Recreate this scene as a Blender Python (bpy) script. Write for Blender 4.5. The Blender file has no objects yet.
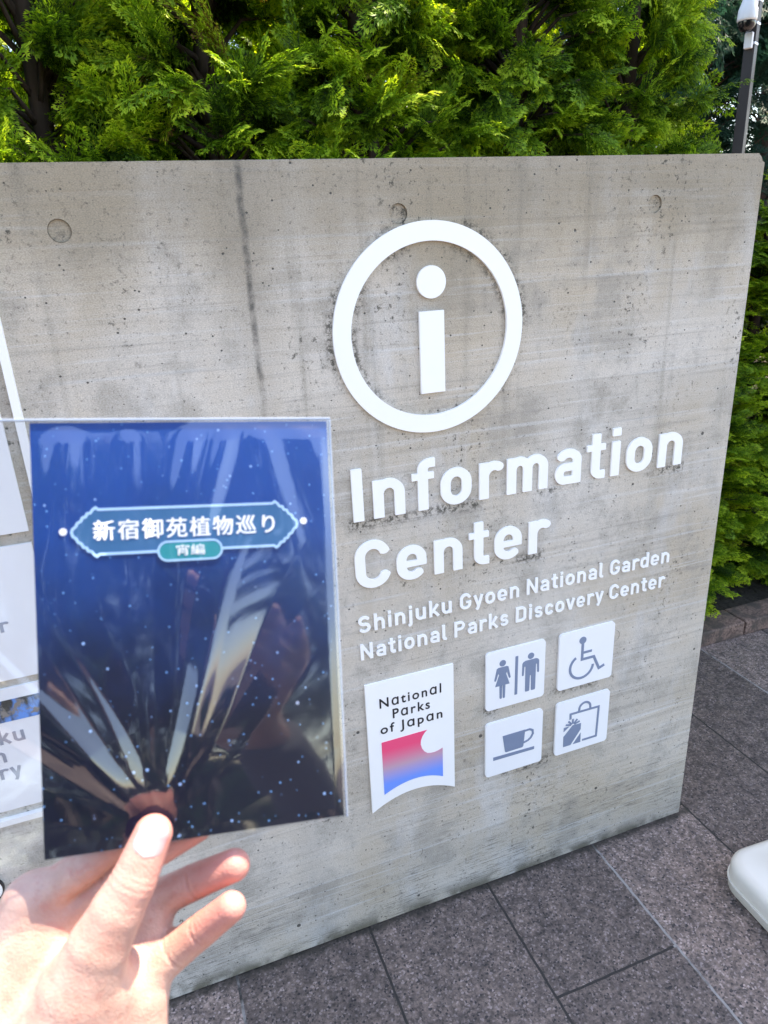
import bpy, bmesh, math, random
import numpy as np
from mathutils import Vector, Matrix

S = bpy.context.scene
COL = S.collection
R = math.radians
rng = np.random.default_rng(7)
random.seed(7)

# ------------------------------------------------------------------ camera, sky, sun, exposure
CAM = np.array([-1.133278, -1.076981, 1.387107])
YAW, PITCH, ROLL, FPX = 0.339257, -0.364957, -0.0508256, 709.4
cf = np.array([math.sin(YAW)*math.cos(PITCH), math.cos(YAW)*math.cos(PITCH), math.sin(PITCH)])
cr = np.array([math.cos(YAW), -math.sin(YAW), 0.0]); cu = np.cross(cr, cf)
cr, cu = math.cos(ROLL)*cr + math.sin(ROLL)*cu, -math.sin(ROLL)*cr + math.cos(ROLL)*cu
cam_data = bpy.data.cameras.new('camera')
cam = bpy.data.objects.new('camera', cam_data); COL.objects.link(cam)
cam.matrix_world = Matrix(((cr[0], cu[0], -cf[0], CAM[0]), (cr[1], cu[1], -cf[1], CAM[1]), (cr[2], cu[2], -cf[2], CAM[2]), (0, 0, 0, 1)))
cam_data.sensor_width = 36; cam_data.lens = FPX/1024*36
cam_data.clip_start = 0.01; cam_data.clip_end = 2000
cam_data.dof.use_dof = True; cam_data.dof.focus_distance = 1.35; cam_data.dof.aperture_fstop = 13
S.camera = cam

SUN_EL, SUN_AZ = R(68), R(75)          # azimuth from +Y (behind the wall) towards +X
sd = Vector((math.sin(SUN_AZ)*math.cos(SUN_EL), math.cos(SUN_AZ)*math.cos(SUN_EL), math.sin(SUN_EL)))
w = bpy.data.worlds.new('World'); S.world = w; w.use_nodes = True
nt = w.node_tree; nt.nodes.clear()
sky = nt.nodes.new('ShaderNodeTexSky'); sky.sky_type = 'NISHITA'; sky.sun_disc = False
sky.sun_elevation = SUN_EL; sky.sun_rotation = SUN_AZ; sky.air_density = 1.0; sky.dust_density = 0.7; sky.ozone_density = 1.5
bg = nt.nodes.new('ShaderNodeBackground'); bg.inputs['Strength'].default_value = 0.13
wo = nt.nodes.new('ShaderNodeOutputWorld')
nt.links.new(sky.outputs[0], bg.inputs['Color']); nt.links.new(bg.outputs[0], wo.inputs['Surface'])
sl = bpy.data.lights.new('sun', 'SUN'); sl.energy = 2.8; sl.angle = R(0.55); sl.color = (1.0, 0.94, 0.84)
so = bpy.data.objects.new('sun', sl); COL.objects.link(so); so.location = (0, 0, 12)
so.rotation_euler = (-sd).to_track_quat('-Z', 'Y').to_euler()
S.view_settings.view_transform = 'Standard'; S.view_settings.look = 'None'
S.view_settings.gamma = 1.0; S.view_settings.exposure = 2.6
S.view_settings.use_white_balance = True; S.view_settings.white_balance_temperature = 7600; S.view_settings.white_balance_tint = 12

# ------------------------------------------------------------------ helpers
class M:
    """small node-graph builder"""
    def __init__(s, name):
        s.m = bpy.data.materials.new(name); s.m.use_nodes = True; s.t = s.m.node_tree; s.t.nodes.clear()
        s.out = s.t.nodes.new('ShaderNodeOutputMaterial')
    def n(s, typ, **kw):
        nd = s.t.nodes.new(typ)
        for k, v in kw.items():
            if k.startswith('i_'):
                key = k[2:]; key = int(key) if key.isdigit() else key
                s.put(nd.inputs[key], v)
            else: setattr(nd, k, v)
        return nd
    def put(s, sock, v):
        if isinstance(v, bpy.types.NodeSocket): s.t.links.new(v, sock)
        else: sock.default_value = v
    def math(s, op, a, b=0.0, c=0.0, clamp=False):
        nd = s.n('ShaderNodeMath', operation=op, use_clamp=clamp)
        s.put(nd.inputs[0], a); s.put(nd.inputs[1], b); s.put(nd.inputs[2], c); return nd.outputs[0]
    def ramp(s, v, lo, hi, a=0.0, b=1.0):
        nd = s.n('ShaderNodeMapRange'); nd.interpolation_type = 'SMOOTHSTEP'
        s.put(nd.inputs['Value'], v); s.put(nd.inputs['From Min'], lo); s.put(nd.inputs['From Max'], hi)
        s.put(nd.inputs['To Min'], a); s.put(nd.inputs['To Max'], b); return nd.outputs[0]
    def mix(s, f, a, b, mode='MIX'):
        nd = s.n('ShaderNodeMix', data_type='RGBA', blend_type=mode)
        s.put(nd.inputs[0], f)
        for sock, v in ((nd.inputs[6], a), (nd.inputs[7], b)):
            s.put(sock, v if isinstance(v, bpy.types.NodeSocket) else (*v, 1) if len(v) == 3 else v)
        return nd.outputs[2]
    def obj(s): return s.n('ShaderNodeTexCoord').outputs['Object']
    def scaled(s, v, sc, off=(0, 0, 0)):
        nd = s.n('ShaderNodeMapping'); s.put(nd.inputs['Vector'], v); nd.inputs['Scale'].default_value = sc
        nd.inputs['Location'].default_value = off; return nd.outputs[0]
    def noise(s, v, scale=1.0, detail=3.0, rough=0.5, dist=0.0):
        nd = s.n('ShaderNodeTexNoise'); s.put(nd.inputs['Vector'], v); nd.inputs['Scale'].default_value = scale
        nd.inputs['Detail'].default_value = detail; nd.inputs['Roughness'].default_value = rough
        nd.inputs['Distortion'].default_value = dist; return nd.outputs['Fac']
    def voro(s, v, scale, feature='F1'):
        nd = s.n('ShaderNodeTexVoronoi', feature=feature); s.put(nd.inputs['Vector'], v); nd.inputs['Scale'].default_value = scale
        return nd
    def sep(s, v):
        nd = s.n('ShaderNodeSeparateXYZ'); s.put(nd.inputs[0], v); return nd.outputs
    def bump(s, h, strength=0.3, dist=0.002):
        nd = s.n('ShaderNodeBump'); s.put(nd.inputs['Height'], h); nd.inputs['Strength'].default_value = strength
        nd.inputs['Distance'].default_value = dist; return nd.outputs[0]
    def bsdf(s, col, rough=0.6, normal=None, **kw):
        b = s.n('ShaderNodeBsdfPrincipled')
        s.put(b.inputs['Base Color'], col if isinstance(col, bpy.types.NodeSocket) else (*col, 1)); s.put(b.inputs['Roughness'], rough)
        if normal is not None: s.put(b.inputs['Normal'], normal)
        for k, v in kw.items(): s.put(b.inputs[k.replace('_', ' ')], v)
        return b.outputs[0]
    def done(s, surf): s.t.links.new(surf, s.out.inputs['Surface']); return s.m

def simple(name, col, rough=0.5, var=0.06, scale=30, bump=0.0, **kw):
    """one paint or plastic with faint uneven wear"""
    m = M(name); o = m.obj(); nz = m.noise(o, scale, 4, 0.6)
    c = m.mix(nz, tuple(x*(1-var) for x in col), tuple(min(1, x*(1+var)) for x in col))
    nrm = m.bump(m.noise(o, scale*12, 2), bump, 0.0005) if bump else None
    r = m.ramp(nz, 0.2, 0.8, rough-0.06, rough+0.08)
    return m.done(m.bsdf(c, r, nrm, **kw))

def tag(o, label=None, cat=None, group=None, kind=None):
    for k, v in (('label', label), ('category', cat), ('group', group), ('kind', kind)):
        if v: o[k] = v
    return o
def empty(name, loc=(0, 0, 0), rot=None):
    o = bpy.data.objects.new(name, None); o.empty_display_size = 0.05; COL.objects.link(o)
    o.location = loc
    if rot: o.rotation_euler = rot
    return o
def link(name, me, mat=None, parent=None, loc=None):
    o = bpy.data.objects.new(name, me); COL.objects.link(o)
    if mat: me.materials.clear(); me.materials.append(mat)
    if parent: o.parent = parent
    if loc is not None: o.location = loc
    return o
def mesh_np(name, V, F, smooth=True, attrs=None):
    V = np.asarray(V, np.float32); F = np.asarray(F, np.int32)
    me = bpy.data.meshes.new(name); k = F.shape[1]
    me.vertices.add(len(V)); me.vertices.foreach_set('co', V.ravel())
    me.loops.add(F.size); me.loops.foreach_set('vertex_index', F.ravel())
    me.polygons.add(len(F)); me.polygons.foreach_set('loop_start', np.arange(0, F.size, k, dtype=np.int32))
    me.polygons.foreach_set('use_smooth', np.full(len(F), smooth))
    for an, av in (attrs or {}).items():
        a = me.attributes.new(an, 'FLOAT', 'POINT'); a.data.foreach_set('value', np.asarray(av, np.float32).ravel())
    me.update(calc_edges=True); me.validate(); return me
def bm_mesh(name, bm, smooth=False):
    bmesh.ops.recalc_face_normals(bm, faces=bm.faces[:])
    me = bpy.data.meshes.new(name); bm.to_mesh(me); bm.free()
    if smooth:
        for p in me.polygons: p.use_smooth = True
    return me
def bm_box(bm, lo, hi, bev=0.0, seg=2):
    r = bmesh.ops.create_cube(bm, size=1.0)
    vs = r['verts']
    for v in vs: v.co = Vector([(lo[i]+hi[i])/2 + v.co[i]*(hi[i]-lo[i]) for i in range(3)])
    if bev:
        es = list({e for v in vs for e in v.link_edges})
        bmesh.ops.bevel(bm, geom=es, offset=bev, segments=seg, affect='EDGES', profile=0.5)
def bm_prism(bm, pts, y0, y1):
    """outline in the wall plane (x, z), extruded from depth y0 to y1 (y1 towards the viewer)"""
    a = [bm.verts.new((x, y1, z)) for x, z in pts]; b = [bm.verts.new((x, y0, z)) for x, z in pts]
    bm.faces.new(a); bm.faces.new(b[::-1]); n = len(a)
    for i in range(n): bm.faces.new((a[i], b[i], b[(i+1) % n], a[(i+1) % n]))
def bm_strip(bm, pts, wd, y0, y1, closed=False):
    """a stroke of even width along points in the wall plane"""
    P = [Vector(p) for p in pts]; n = len(P); A, B = [], []
    for i in range(n):
        p0 = P[i-1] if (i or closed) else P[i]; p1 = P[(i+1) % n] if (i < n-1 or closed) else P[i]
        d0 = (P[i]-p0); d1 = (p1-P[i])
        if d0.length < 1e-9: d0 = d1
        if d1.length < 1e-9: d1 = d0
        d0.normalize(); d1.normalize(); t = (d0+d1).normalized(); nn = Vector((-t.y, t.x))
        k = wd/2/max(0.4, nn.dot(Vector((-d0.y, d0.x))))
        A.append(P[i]+nn*k); B.append(P[i]-nn*k)
    vs = [[bm.verts.new((p.x, y, p.y)) for p in L] for L, y in ((A, y1), (B, y1), (B, y0), (A, y0))]
    for i in range(n if closed else n-1):
        j = (i+1) % n
        for k in range(4): bm.faces.new((vs[k][i], vs[(k+1) % 4][i], vs[(k+1) % 4][j], vs[k][j]))
    if not closed:
        bm.faces.new([vs[k][0] for k in range(4)]); bm.faces.new([vs[k][-1] for k in range(3, -1, -1)])
def arc(cx, cz, r, a0, a1, n=24): return [(cx+r*math.cos(R(a0+(a1-a0)*i/(n-1))), cz+r*math.sin(R(a0+(a1-a0)*i/(n-1)))) for i in range(n)]
def circ(cx, cz, r, n=40): return [(cx+r*math.cos(2*math.pi*i/n), cz+r*math.sin(2*math.pi*i/n)) for i in range(n)]
def rrect(x0, z0, x1, z1, r, n=6):
    p = []
    for cx, cz, a in ((x1-r, z1-r, 0), (x0+r, z1-r, 90), (x0+r, z0+r, 180), (x1-r, z0+r, 270)):
        p += arc(cx, cz, r, a, a+90, n)
    return p
def tube(bm, pts, rad, n=8):
    """tapered round bar along a polyline"""
    rings = []
    for i, p in enumerate(pts):
        p = Vector(p); a = Vector(pts[max(0, i-1)]); b = Vector(pts[min(len(pts)-1, i+1)]); t = (b-a).normalized()
        s = t.cross(Vector((0.31, 0.17, 0.93))).normalized(); q = t.cross(s)
        rings.append([bm.verts.new(p + (s*math.cos(2*math.pi*k/n) + q*math.sin(2*math.pi*k/n))*rad[i]) for k in range(n)])
    for i in range(len(rings)-1):
        for k in range(n): bm.faces.new((rings[i][k], rings[i][(k+1) % n], rings[i+1][(k+1) % n], rings[i+1][k]))
    bm.faces.new(rings[0][::-1]); bm.faces.new(rings[-1])

# ---- writing
def text_parts(s, bold=0.0, spacing=1.0, ext=0.05):
    """verts (x, y, z) and faces of a line of text set in Blender's own font, at size 1"""
    c = bpy.data.curves.new('t', 'FONT'); c.body = s; c.size = 1; c.offset = bold; c.space_character = spacing
    c.extrude = ext; c.resolution_u = 4; c.fill_mode = 'BOTH'
    o = bpy.data.objects.new('t', c); COL.objects.link(o)
    dg = bpy.context.evaluated_depsgraph_get(); me = bpy.data.meshes.new_from_object(o.evaluated_get(dg))
    V = np.array([v.co[:] for v in me.vertices]); F = [tuple(p.vertices) for p in me.polygons]
    bpy.data.objects.remove(o); bpy.data.curves.remove(c); bpy.data.meshes.remove(me)
    return V, F
def islands(V, F):
    par = list(range(len(V)))
    def find(a):
        while par[a] != a: par[a] = par[par[a]]; a = par[a]
        return a
    # text caps and sides may be unwelded: weld by rounded position
    key = {}
    for i, v in enumerate(np.round(V, 4)): par[find(i)] = find(key.setdefault(tuple(v[:2]), i))
    for f in F:
        for a in f[1:]: par[find(a)] = find(f[0])
    return [find(i) for i in range(len(V))]
def write(s, name, x0, x1, z0, cap, parent, mat, y_back, y_front, bold=0.0, spacing=1.0, capchar='I', split=False, ref=(0, 0, 0)):
    """set a line so that it spans x0..x1 on baseline z0 with the given cap height; the letters are meshes under parent"""
    Vc, _ = text_parts(capchar, bold); ch = Vc[:, 1].max()-Vc[:, 1].min(); b0 = Vc[:, 1].min()
    V, F = text_parts(s, bold, spacing)
    xa, xb = V[:, 0].min(), V[:, 0].max(); zz = (V[:, 2]-V[:, 2].min())/max(1e-9, np.ptp(V[:, 2]))
    W = np.stack([x0+(V[:, 0]-xa)/(xb-xa)*(x1-x0), y_back+(y_front-y_back)*zz, z0+(V[:, 1]-b0)*cap/ch], 1)-np.array(ref)
    if not split:
        me = bpy.data.meshes.new(name); me.from_pydata(W.tolist(), [], F); me.update(); return [link(name, me, mat, parent)]
    ids = islands(V, F); groups = []
    for k in sorted(set(ids), key=lambda k: min(V[i, 0] for i in range(len(V)) if ids[i] == k)):
        vi = [i for i in range(len(V)) if ids[i] == k]; a, b = V[vi, 0].min(), V[vi, 0].max()
        if groups and min(b, groups[-1][1])-max(a, groups[-1][0]) > 0.45*min(b-a, groups[-1][1]-groups[-1][0]):
            g = groups[-1]; g[0] = min(g[0], a); g[1] = max(g[1], b); g[2].add(k)
        else: groups.append([a, b, {k}])
    out = []
    for a, b, ks in groups:
        fs = [f for f in F if ids[f[0]] in ks]; used = sorted({i for f in fs for i in f}); mp = {j: i for i, j in enumerate(used)}
        me = bpy.data.meshes.new(name); me.from_pydata(W[used].tolist(), [], [tuple(mp[i] for i in f) for f in fs]); me.update()
        out.append(link(name, me, mat, parent))
    return out

# ---- lettering in the rounded engineering style of the signs: strokes of even width, cut square, one outline per letter
def A(cx, cy, rx, ry, a0, a1, n=14): return [(cx+rx*math.cos(R(a0+(a1-a0)*i/(n-1))), cy+ry*math.sin(R(a0+(a1-a0)*i/(n-1)))) for i in range(n)]
def glyph(ch, w):
    """strokes [(points, width)] with cap height 1, and the width of the letter"""
    h = w/2; x = 0.735; t = w*0.9
    def stad(W, y0, y1, k=1.0): # closed oval with straight sides
        rx = (W-w)/2; ry = min(rx*1.12, (y1-y0-w)/2)
        return A(W/2, y1-h-ry, rx, ry, 0, 180)+A(W/2, y0+h+ry, rx, ry, 180, 360), rx, ry
    def arch(x0, x1, top, y0=0.0):
        rx = (x1-x0-w)/2; ry = rx*1.1
        return [(x1-h, y0)]+A((x0+x1)/2, top-h-ry, rx, ry, 0, 172)
    if ch == 'I': return [([(h, 0), (h, 1)], w)], w
    if ch == 'l': return [([(h, 1)]+[(h, h+.10)]+A(h+.10, h+.10, .10, .10, 180, 270, 8)+[(h+.14, h)], w)], w+.12
    if ch == 'i': return [([(h, 0), (h, x)], w), ([(h, x+.115), (h, x+.115+w*.92)], w)], w
    if ch == 'j': return [([(h+.06, x)]+[(h+.06, -.10)]+A(h+.06-.10, -.10, .10, .11, 0, -80, 8), w), ([(h+.06, x+.115), (h+.06, x+.115+w*.92)], w)], w+.06
    if ch == 'n': return [([(h, 0), (h, x-.01)], w), (arch(0, .53, x), w)], .53
    if ch == 'h': return [([(h, 0), (h, 1)], w), (arch(0, .53, x), w)], .53
    if ch == 'm': return [([(h, 0), (h, x-.01)], w), (arch(0, .48, x), w), (arch(.48-w, .96-w, x), w)], .96-w
    if ch == 'u':
        p = [(.53-a, x-b) for a, b in arch(0, .53, x)]
        return [([(.53-h, .01), (.53-h, x)], w), (p, w)], .53
    if ch == 'r': return [([(h, 0), (h, x-.01)], w), (A(.27, x-h-.21, .27-h, .21, 172, 52), w)], .40
    if ch == 'o': p, _, _ = stad(.55, 0, x); return [(p+[p[0]], w)], .55
    if ch == 'c':
        _, rx, ry = stad(.52, 0, x); return [(A(.26, x-h-ry, rx, ry, 22, 180)+A(.26, h+ry, rx, ry, 180, 338), w)], .50
    if ch == 'e':
        _, rx, ry = stad(.54, 0, x); m_ = x*.47
        return [([(.54-h, m_-t*.40)]+A(.27, x-h-ry, rx, ry, 0, 180)+A(.27, h+ry, rx, ry, 180, 322), w), ([(h, m_), (.54-h*.2, m_)], t*.82)], .54
    if ch == 'a':
        W = .52; r = (W-w)/2; b1 = x*.60
        return [([(W-h, 0)]+A(W/2, x-h-r*.9, r, r*.9, 0, 152), w), ([(W-h, b1-h*.9), (.24, b1-h*.9)]+A(.19, (b1-h*.9+h)/2, .19-h, (b1-h*.9-h)/2, 90, 270)+[(.24, h), (W-h*1.6, h), (W-h, h+.05)], w*.95)], W
    if ch == 'd': p, _, _ = stad(.54, 0, x); return [(p+[p[0]], w), ([(.54-h, 0), (.54-h, 1)], w)], .54
    if ch == 't': return [([(.10+h, .95), (.10+h, h+.11)]+A(.10+h+.12, h+.11, .12, .11, 180, 270, 8)+[(.39, h)], w), ([(0, x-t*.42), (.38, x-t*.42)], t*.84)], .40
    if ch == 'f': return [([(.10+h, 0), (.10+h, 1-h-.12)]+A(.10+h+.13, 1-h-.12, .13, .12, 180, 90, 8)+[(.40, 1-h)], w), ([(0, x-t*.42), (.38, x-t*.42)], t*.84)], .40
    if ch == 'k': return [([(h, 0), (h, 1)], w), ([(w*.8, .26), (.50-h*.6, x+.0)], w), ([(.20, .40), (.54-h*.6, 0)], w)], .54
    if ch == 'v': return [([(h*.95, x), (.27, .0)], w), ([(.54-h*.95, x), (.27, 0)], w)], .54
    if ch == 'y': return [([(h*.95, x), (.28, .02)], w), ([(.54-h*.95, x), (.25, -.08), (.18, -.205)], w)], .54
    if ch == 's':
        W = .48; r = (x-w)/4
        return [(A(W/2, x-h-r, W/2-h, r, 28, 90, 6)+A(W/2-.02, x-h-r, W/2-h-.02, r, 95, 270)[0:]+A(W/2+.02, h+r, W/2-h-.02, r, 88, -90)+A(W/2, h+r, W/2-h, r, -95, -152, 6), w)], W
    if ch == 'C':
        _, rx, ry = stad(.62, 0, 1); return [(A(.31, 1-h-ry, rx, ry, 12, 180)+A(.31, h+ry, rx, ry, 180, 348), w)], .60
    if ch == 'G':
        _, rx, ry = stad(.62, 0, 1); return [(A(.31, 1-h-ry, rx, ry, 16, 180)+A(.31, h+ry, rx, ry, 180, 360)+[(.62-h, .49)], w), ([(.34, .49-t*.42), (.62-h*.3, .49-t*.42)], t*.84)], .62
    if ch == 'S':
        W = .60; r = (1-w)/4
        return [(A(W/2, 1-h-r, W/2-h, r, 25, 90, 6)+A(W/2-.02, 1-h-r, W/2-h-.02, r, 95, 270)+A(W/2+.02, h+r, W/2-h-.02, r, 88, -90)+A(W/2, h+r, W/2-h, r, -95, -155, 6), w)], W
    if ch == 'N': return [([(h, 0), (h, 1)], w), ([(.64-h, 0), (.64-h, 1)], w), ([(h*.95, 1-h*.2), (.64-h*.95, h*.2)], w)], .64
    if ch == 'P': return [([(h, 0), (h, 1)], w), ([(h, 1-h), (.33, 1-h)]+A(.33, .71, .60-.33-h, .29-h, 90, -90)+[(h, .42+h)], w)], .60
    if ch == 'D': return [([(h, 0), (h, 1)], w), ([(h, 1-h), (.32, 1-h)]+A(.32, .74, .62-.32-h, .26-h, 90, 0, 8)+A(.32, .26, .62-.32-h, .26-h, 0, -90, 8)+[(h, h)], w)], .62
    raise KeyError(ch)
def glyph_sdf(st, X, Y):
    D = np.full(X.shape, 9.0)
    for pts, w in st:
        P = np.array(pts, float); keep = np.r_[True, np.linalg.norm(np.diff(P, axis=0), axis=1) > 1e-6]; P = P[keep]; closed = np.linalg.norm(P[0]-P[-1]) < 1e-4
        for i in range(len(P)-1):
            a, b = P[i], P[i+1]; L = np.linalg.norm(b-a); d = (b-a)/L
            u = (X-a[0])*d[0]+(Y-a[1])*d[1]; v = np.abs((X-a[0])*-d[1]+(Y-a[1])*d[0])
            over = np.maximum(-u, u-L); e = np.where(over > 0, np.hypot(over, v), v)-w/2
            if not closed and i == 0: e = np.where(u < 0, np.maximum(v-w/2, -u), e)
            if not closed and i == len(P)-2: e = np.where(u > L, np.maximum(v-w/2, u-L), e)
            if not closed and i == 0: e = np.maximum(e, -u)
            if not closed and i == len(P)-2: e = np.maximum(e, u-L)
            D = np.minimum(D, e)
    return D
def contours(D, xs, ys):
    """closed outlines of D < 0 by marching squares"""
    nxt = {}; ins = D < 0
    def cut(a, b):
        t = D[a]/(D[a]-D[b]); return (xs[a[1]]+(xs[b[1]]-xs[a[1]])*t, ys[a[0]]+(ys[b[0]]-ys[a[0]])*t)
    pos = {}; s4 = ins[:-1, :-1].astype(int)+ins[:-1, 1:]+ins[1:, :-1]+ins[1:, 1:]
    for j, i in np.argwhere((s4 > 0) & (s4 < 4)):
        c = [(j, i), (j, i+1), (j+1, i+1), (j+1, i)]; en, exi = [], []
        for k in range(4):
            a, b = c[k], c[(k+1) % 4]
            if ins[a] != ins[b]:
                key = (min(a, b), max(a, b)); pos[key] = cut(a, b); (exi if ins[a] else en).append((k, key))
        if len(en) == 1: nxt[exi[0][1]] = en[0][1]
        else:
            for k, key in exi: nxt[key] = min(en, key=lambda q: (q[0]-k) % 4)[1]
    loops = []
    while nxt:
        k0 = next(iter(nxt)); L = []; k = k0
        while k in nxt: q = nxt.pop(k); L.append(pos[k]); k = q
        if len(L) > 5: loops.append(L)
    return loops
GL = {}
def glyph_mesh(ch, w):
    if (ch, w) not in GL:
        st, W = glyph(ch, w); st_ = 0.011
        xs = np.arange(-0.12, W+0.14, st_)+0.00037; ys = np.arange(-0.34, 1.08, st_)+0.00041; X, Y = np.meshgrid(xs, ys)
        cu_ = bpy.data.curves.new('g', 'CURVE'); cu_.dimensions = '2D'; cu_.fill_mode = 'BOTH'; cu_.extrude = 0.05
        for L in contours(glyph_sdf(st, X, Y), xs, ys):
            sp = cu_.splines.new('POLY'); sp.points.add(len(L)-1); sp.use_cyclic_u = True
            for p, q in zip(sp.points, L): p.co = (q[0], q[1], 0, 1)
        o = bpy.data.objects.new('g', cu_); COL.objects.link(o); dg = bpy.context.evaluated_depsgraph_get()
        me = bpy.data.meshes.new_from_object(o.evaluated_get(dg)); V = np.array([v.co[:] for v in me.vertices]); F = [tuple(p.vertices) for p in me.polygons]
        bpy.data.objects.remove(o); bpy.data.curves.remove(cu_); bpy.data.meshes.remove(me); GL[(ch, w)] = (V, F, W)
    return GL[(ch, w)]
ROUND = 'oecaCGd'; OPEN = 'rtfkvyl'
def engrave(s, xa, xb, zb, cap, parent, mat, y0, y1, w, gap, ref=(0, 0, 0), name='letter'):
    """a line of these letters from xa to xb on baseline zb, each letter a mesh of its own"""
    pen, lay = 0.0, []
    for i, ch in enumerate(s):
        if ch == ' ': pen += 0.27; continue
        V, F, W = glyph_mesh(ch, w); lay.append((V, F, pen)); g = gap
        nx = s[i+1] if i+1 < len(s) else ' '
        if ch in OPEN: g -= 0.05
        if nx in 'tfvyj': g -= 0.035
        if ch in ROUND: g -= 0.02
        if nx in ROUND: g -= 0.02
        pen += W+g
    lo_ = min((V[:, 0]+p).min() for V, F, p in lay); hi_ = max((V[:, 0]+p).max() for V, F, p in lay); k = (xb-xa)/(hi_-lo_)
    for V, F, p in lay:
        zz = (V[:, 2]+0.05)/0.1
        P = np.stack([xa+(V[:, 0]+p-lo_)*k, y0+(y1-y0)*zz, zb+V[:, 1]*cap], 1)-np.array(ref)
        me = bpy.data.meshes.new(name); me.from_pydata(P.tolist(), [], F); me.update(); link(name, me, mat, parent)
    return k/cap

# ------------------------------------------------------------------ materials
def concrete():
    m = M('board_formed_concrete'); o = m.obj(); X, Y, Z = m.sep(o)
    big = m.noise(o, 2.0, 5, 0.65); mid = m.noise(o, 8, 6, 0.68)
    c = m.mix(m.ramp(big, 0.34, 0.64), (0.47, 0.40, 0.305), (0.60, 0.555, 0.495))
    c = m.mix(m.math('MULTIPLY', m.ramp(mid, 0.46, 0.64), 0.62), c, (0.30, 0.27, 0.222))
    c = m.mix(m.math('MULTIPLY', m.ramp(m.noise(m.scaled(o, (5, 1, 2.5)), 1, 5, 0.7), 0.5, 0.7), 0.5), c, (0.60, 0.595, 0.585))
    # form boards, each with its own tone, with pale fins between them
    zz = m.math('ADD', m.math('DIVIDE', Z, 0.088), m.math('MULTIPLY', m.noise(m.scaled(o, (1.2, 1, 1)), 1.0, 1), 0.18))
    wn = m.n('ShaderNodeTexWhiteNoise', noise_dimensions='1D'); m.put(wn.inputs['W'], m.math('FLOOR', zz))
    c = m.mix(0.5, c, m.mix(wn.outputs['Value'], (0.80, 0.79, 0.77), (1.12, 1.12, 1.13)), 'MULTIPLY')
    fr = m.math('FRACT', zz); line = m.math('MULTIPLY', m.ramp(m.math('ABSOLUTE', m.math('SUBTRACT', fr, 0.5)), 0.455, 0.495), m.ramp(m.noise(m.scaled(o, (3, 1, 14)), 1, 2), 0.48, 0.62))
    c = m.mix(m.math('MULTIPLY', line, 0.55), c, (0.56, 0.55, 0.53))
    # wood grain printed in the face
    grain = m.noise(m.scaled(o, (2.2, 1, 95)), 1.0, 6, 0.65, 0.6); fine = m.noise(m.scaled(o, (14, 1, 330)), 1.0, 4, 0.7)
    c = m.mix(m.math('MULTIPLY', m.ramp(grain, 0.52, 0.7), 0.4), c, (0.27, 0.25, 0.22))
    c = m.mix(m.math('MULTIPLY', m.ramp(grain, 0.47, 0.3), 0.42), c, (0.64, 0.635, 0.62))
    # dirt in the grain near the ground
    low = m.ramp(m.math('ADD', Z, m.math('MULTIPLY', m.noise(o, 3, 3), 0.35)), 0.60, 0.2)
    flk = m.math('MULTIPLY', m.ramp(m.noise(m.scaled(o, (16, 1, 300)), 1, 6, 0.84), 0.52, 0.58), m.ramp(m.noise(m.scaled(o, (5, 1, 11)), 1, 4, 0.6), 0.40, 0.54))
    c = m.mix(m.math('MULTIPLY', m.math('MULTIPLY', low, flk), 0.68), c, (0.06, 0.056, 0.045))
    c = m.mix(m.math('MULTIPLY', m.ramp(Z, 0.05, 0.0), m.ramp(m.noise(o, 16, 4), 0.35, 0.6)), c, (0.125, 0.11, 0.075))
    # weathering under the coping and runs down the face
    top = m.ramp(m.math('ADD', Z, m.math('MULTIPLY', m.noise(m.scaled(o, (9, 1, 1.2)), 1, 4), 0.32)), 1.40, 1.62)
    c = m.mix(m.math('MULTIPLY', top, 0.66), c, (0.24, 0.195, 0.125))
    run = m.ramp(m.noise(m.scaled(o, (15, 1, 0.7)), 1, 5, 0.62, 0.3), 0.52, 0.68)
    c = m.mix(m.math('MULTIPLY', m.math('MULTIPLY', run, m.ramp(Z, 0.5, 1.5)), 0.5), c, (0.19, 0.17, 0.13))
    spk = m.ramp(m.noise(o, 85, 5, 0.75), 0.55, 0.64)
    where = m.math('ADD', m.ramp(m.noise(m.scaled(o, (6, 1, 3)), 1, 4, 0.6), 0.50, 0.64), m.math('MULTIPLY', top, 0.35))
    # lichen and soot that gather round the raised signs
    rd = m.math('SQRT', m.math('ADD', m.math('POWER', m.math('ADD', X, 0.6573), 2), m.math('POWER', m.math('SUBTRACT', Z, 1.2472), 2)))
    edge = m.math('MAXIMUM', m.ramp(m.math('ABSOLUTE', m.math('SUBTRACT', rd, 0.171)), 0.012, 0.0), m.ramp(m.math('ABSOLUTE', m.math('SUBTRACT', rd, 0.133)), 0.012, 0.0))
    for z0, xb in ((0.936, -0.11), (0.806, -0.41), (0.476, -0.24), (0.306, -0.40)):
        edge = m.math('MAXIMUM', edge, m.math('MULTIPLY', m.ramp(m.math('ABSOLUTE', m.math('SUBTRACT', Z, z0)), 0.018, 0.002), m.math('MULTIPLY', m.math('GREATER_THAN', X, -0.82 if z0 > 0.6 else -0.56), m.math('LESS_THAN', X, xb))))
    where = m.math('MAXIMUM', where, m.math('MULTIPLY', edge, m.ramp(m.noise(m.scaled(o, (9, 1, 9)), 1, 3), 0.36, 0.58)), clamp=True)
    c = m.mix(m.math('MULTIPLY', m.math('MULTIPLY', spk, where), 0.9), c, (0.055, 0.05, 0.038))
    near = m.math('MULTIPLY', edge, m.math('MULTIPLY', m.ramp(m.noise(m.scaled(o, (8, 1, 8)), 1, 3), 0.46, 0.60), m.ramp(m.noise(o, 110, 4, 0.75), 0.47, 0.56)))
    c = m.mix(m.math('MULTIPLY', near, 0.85), c, (0.05, 0.045, 0.033))
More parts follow.
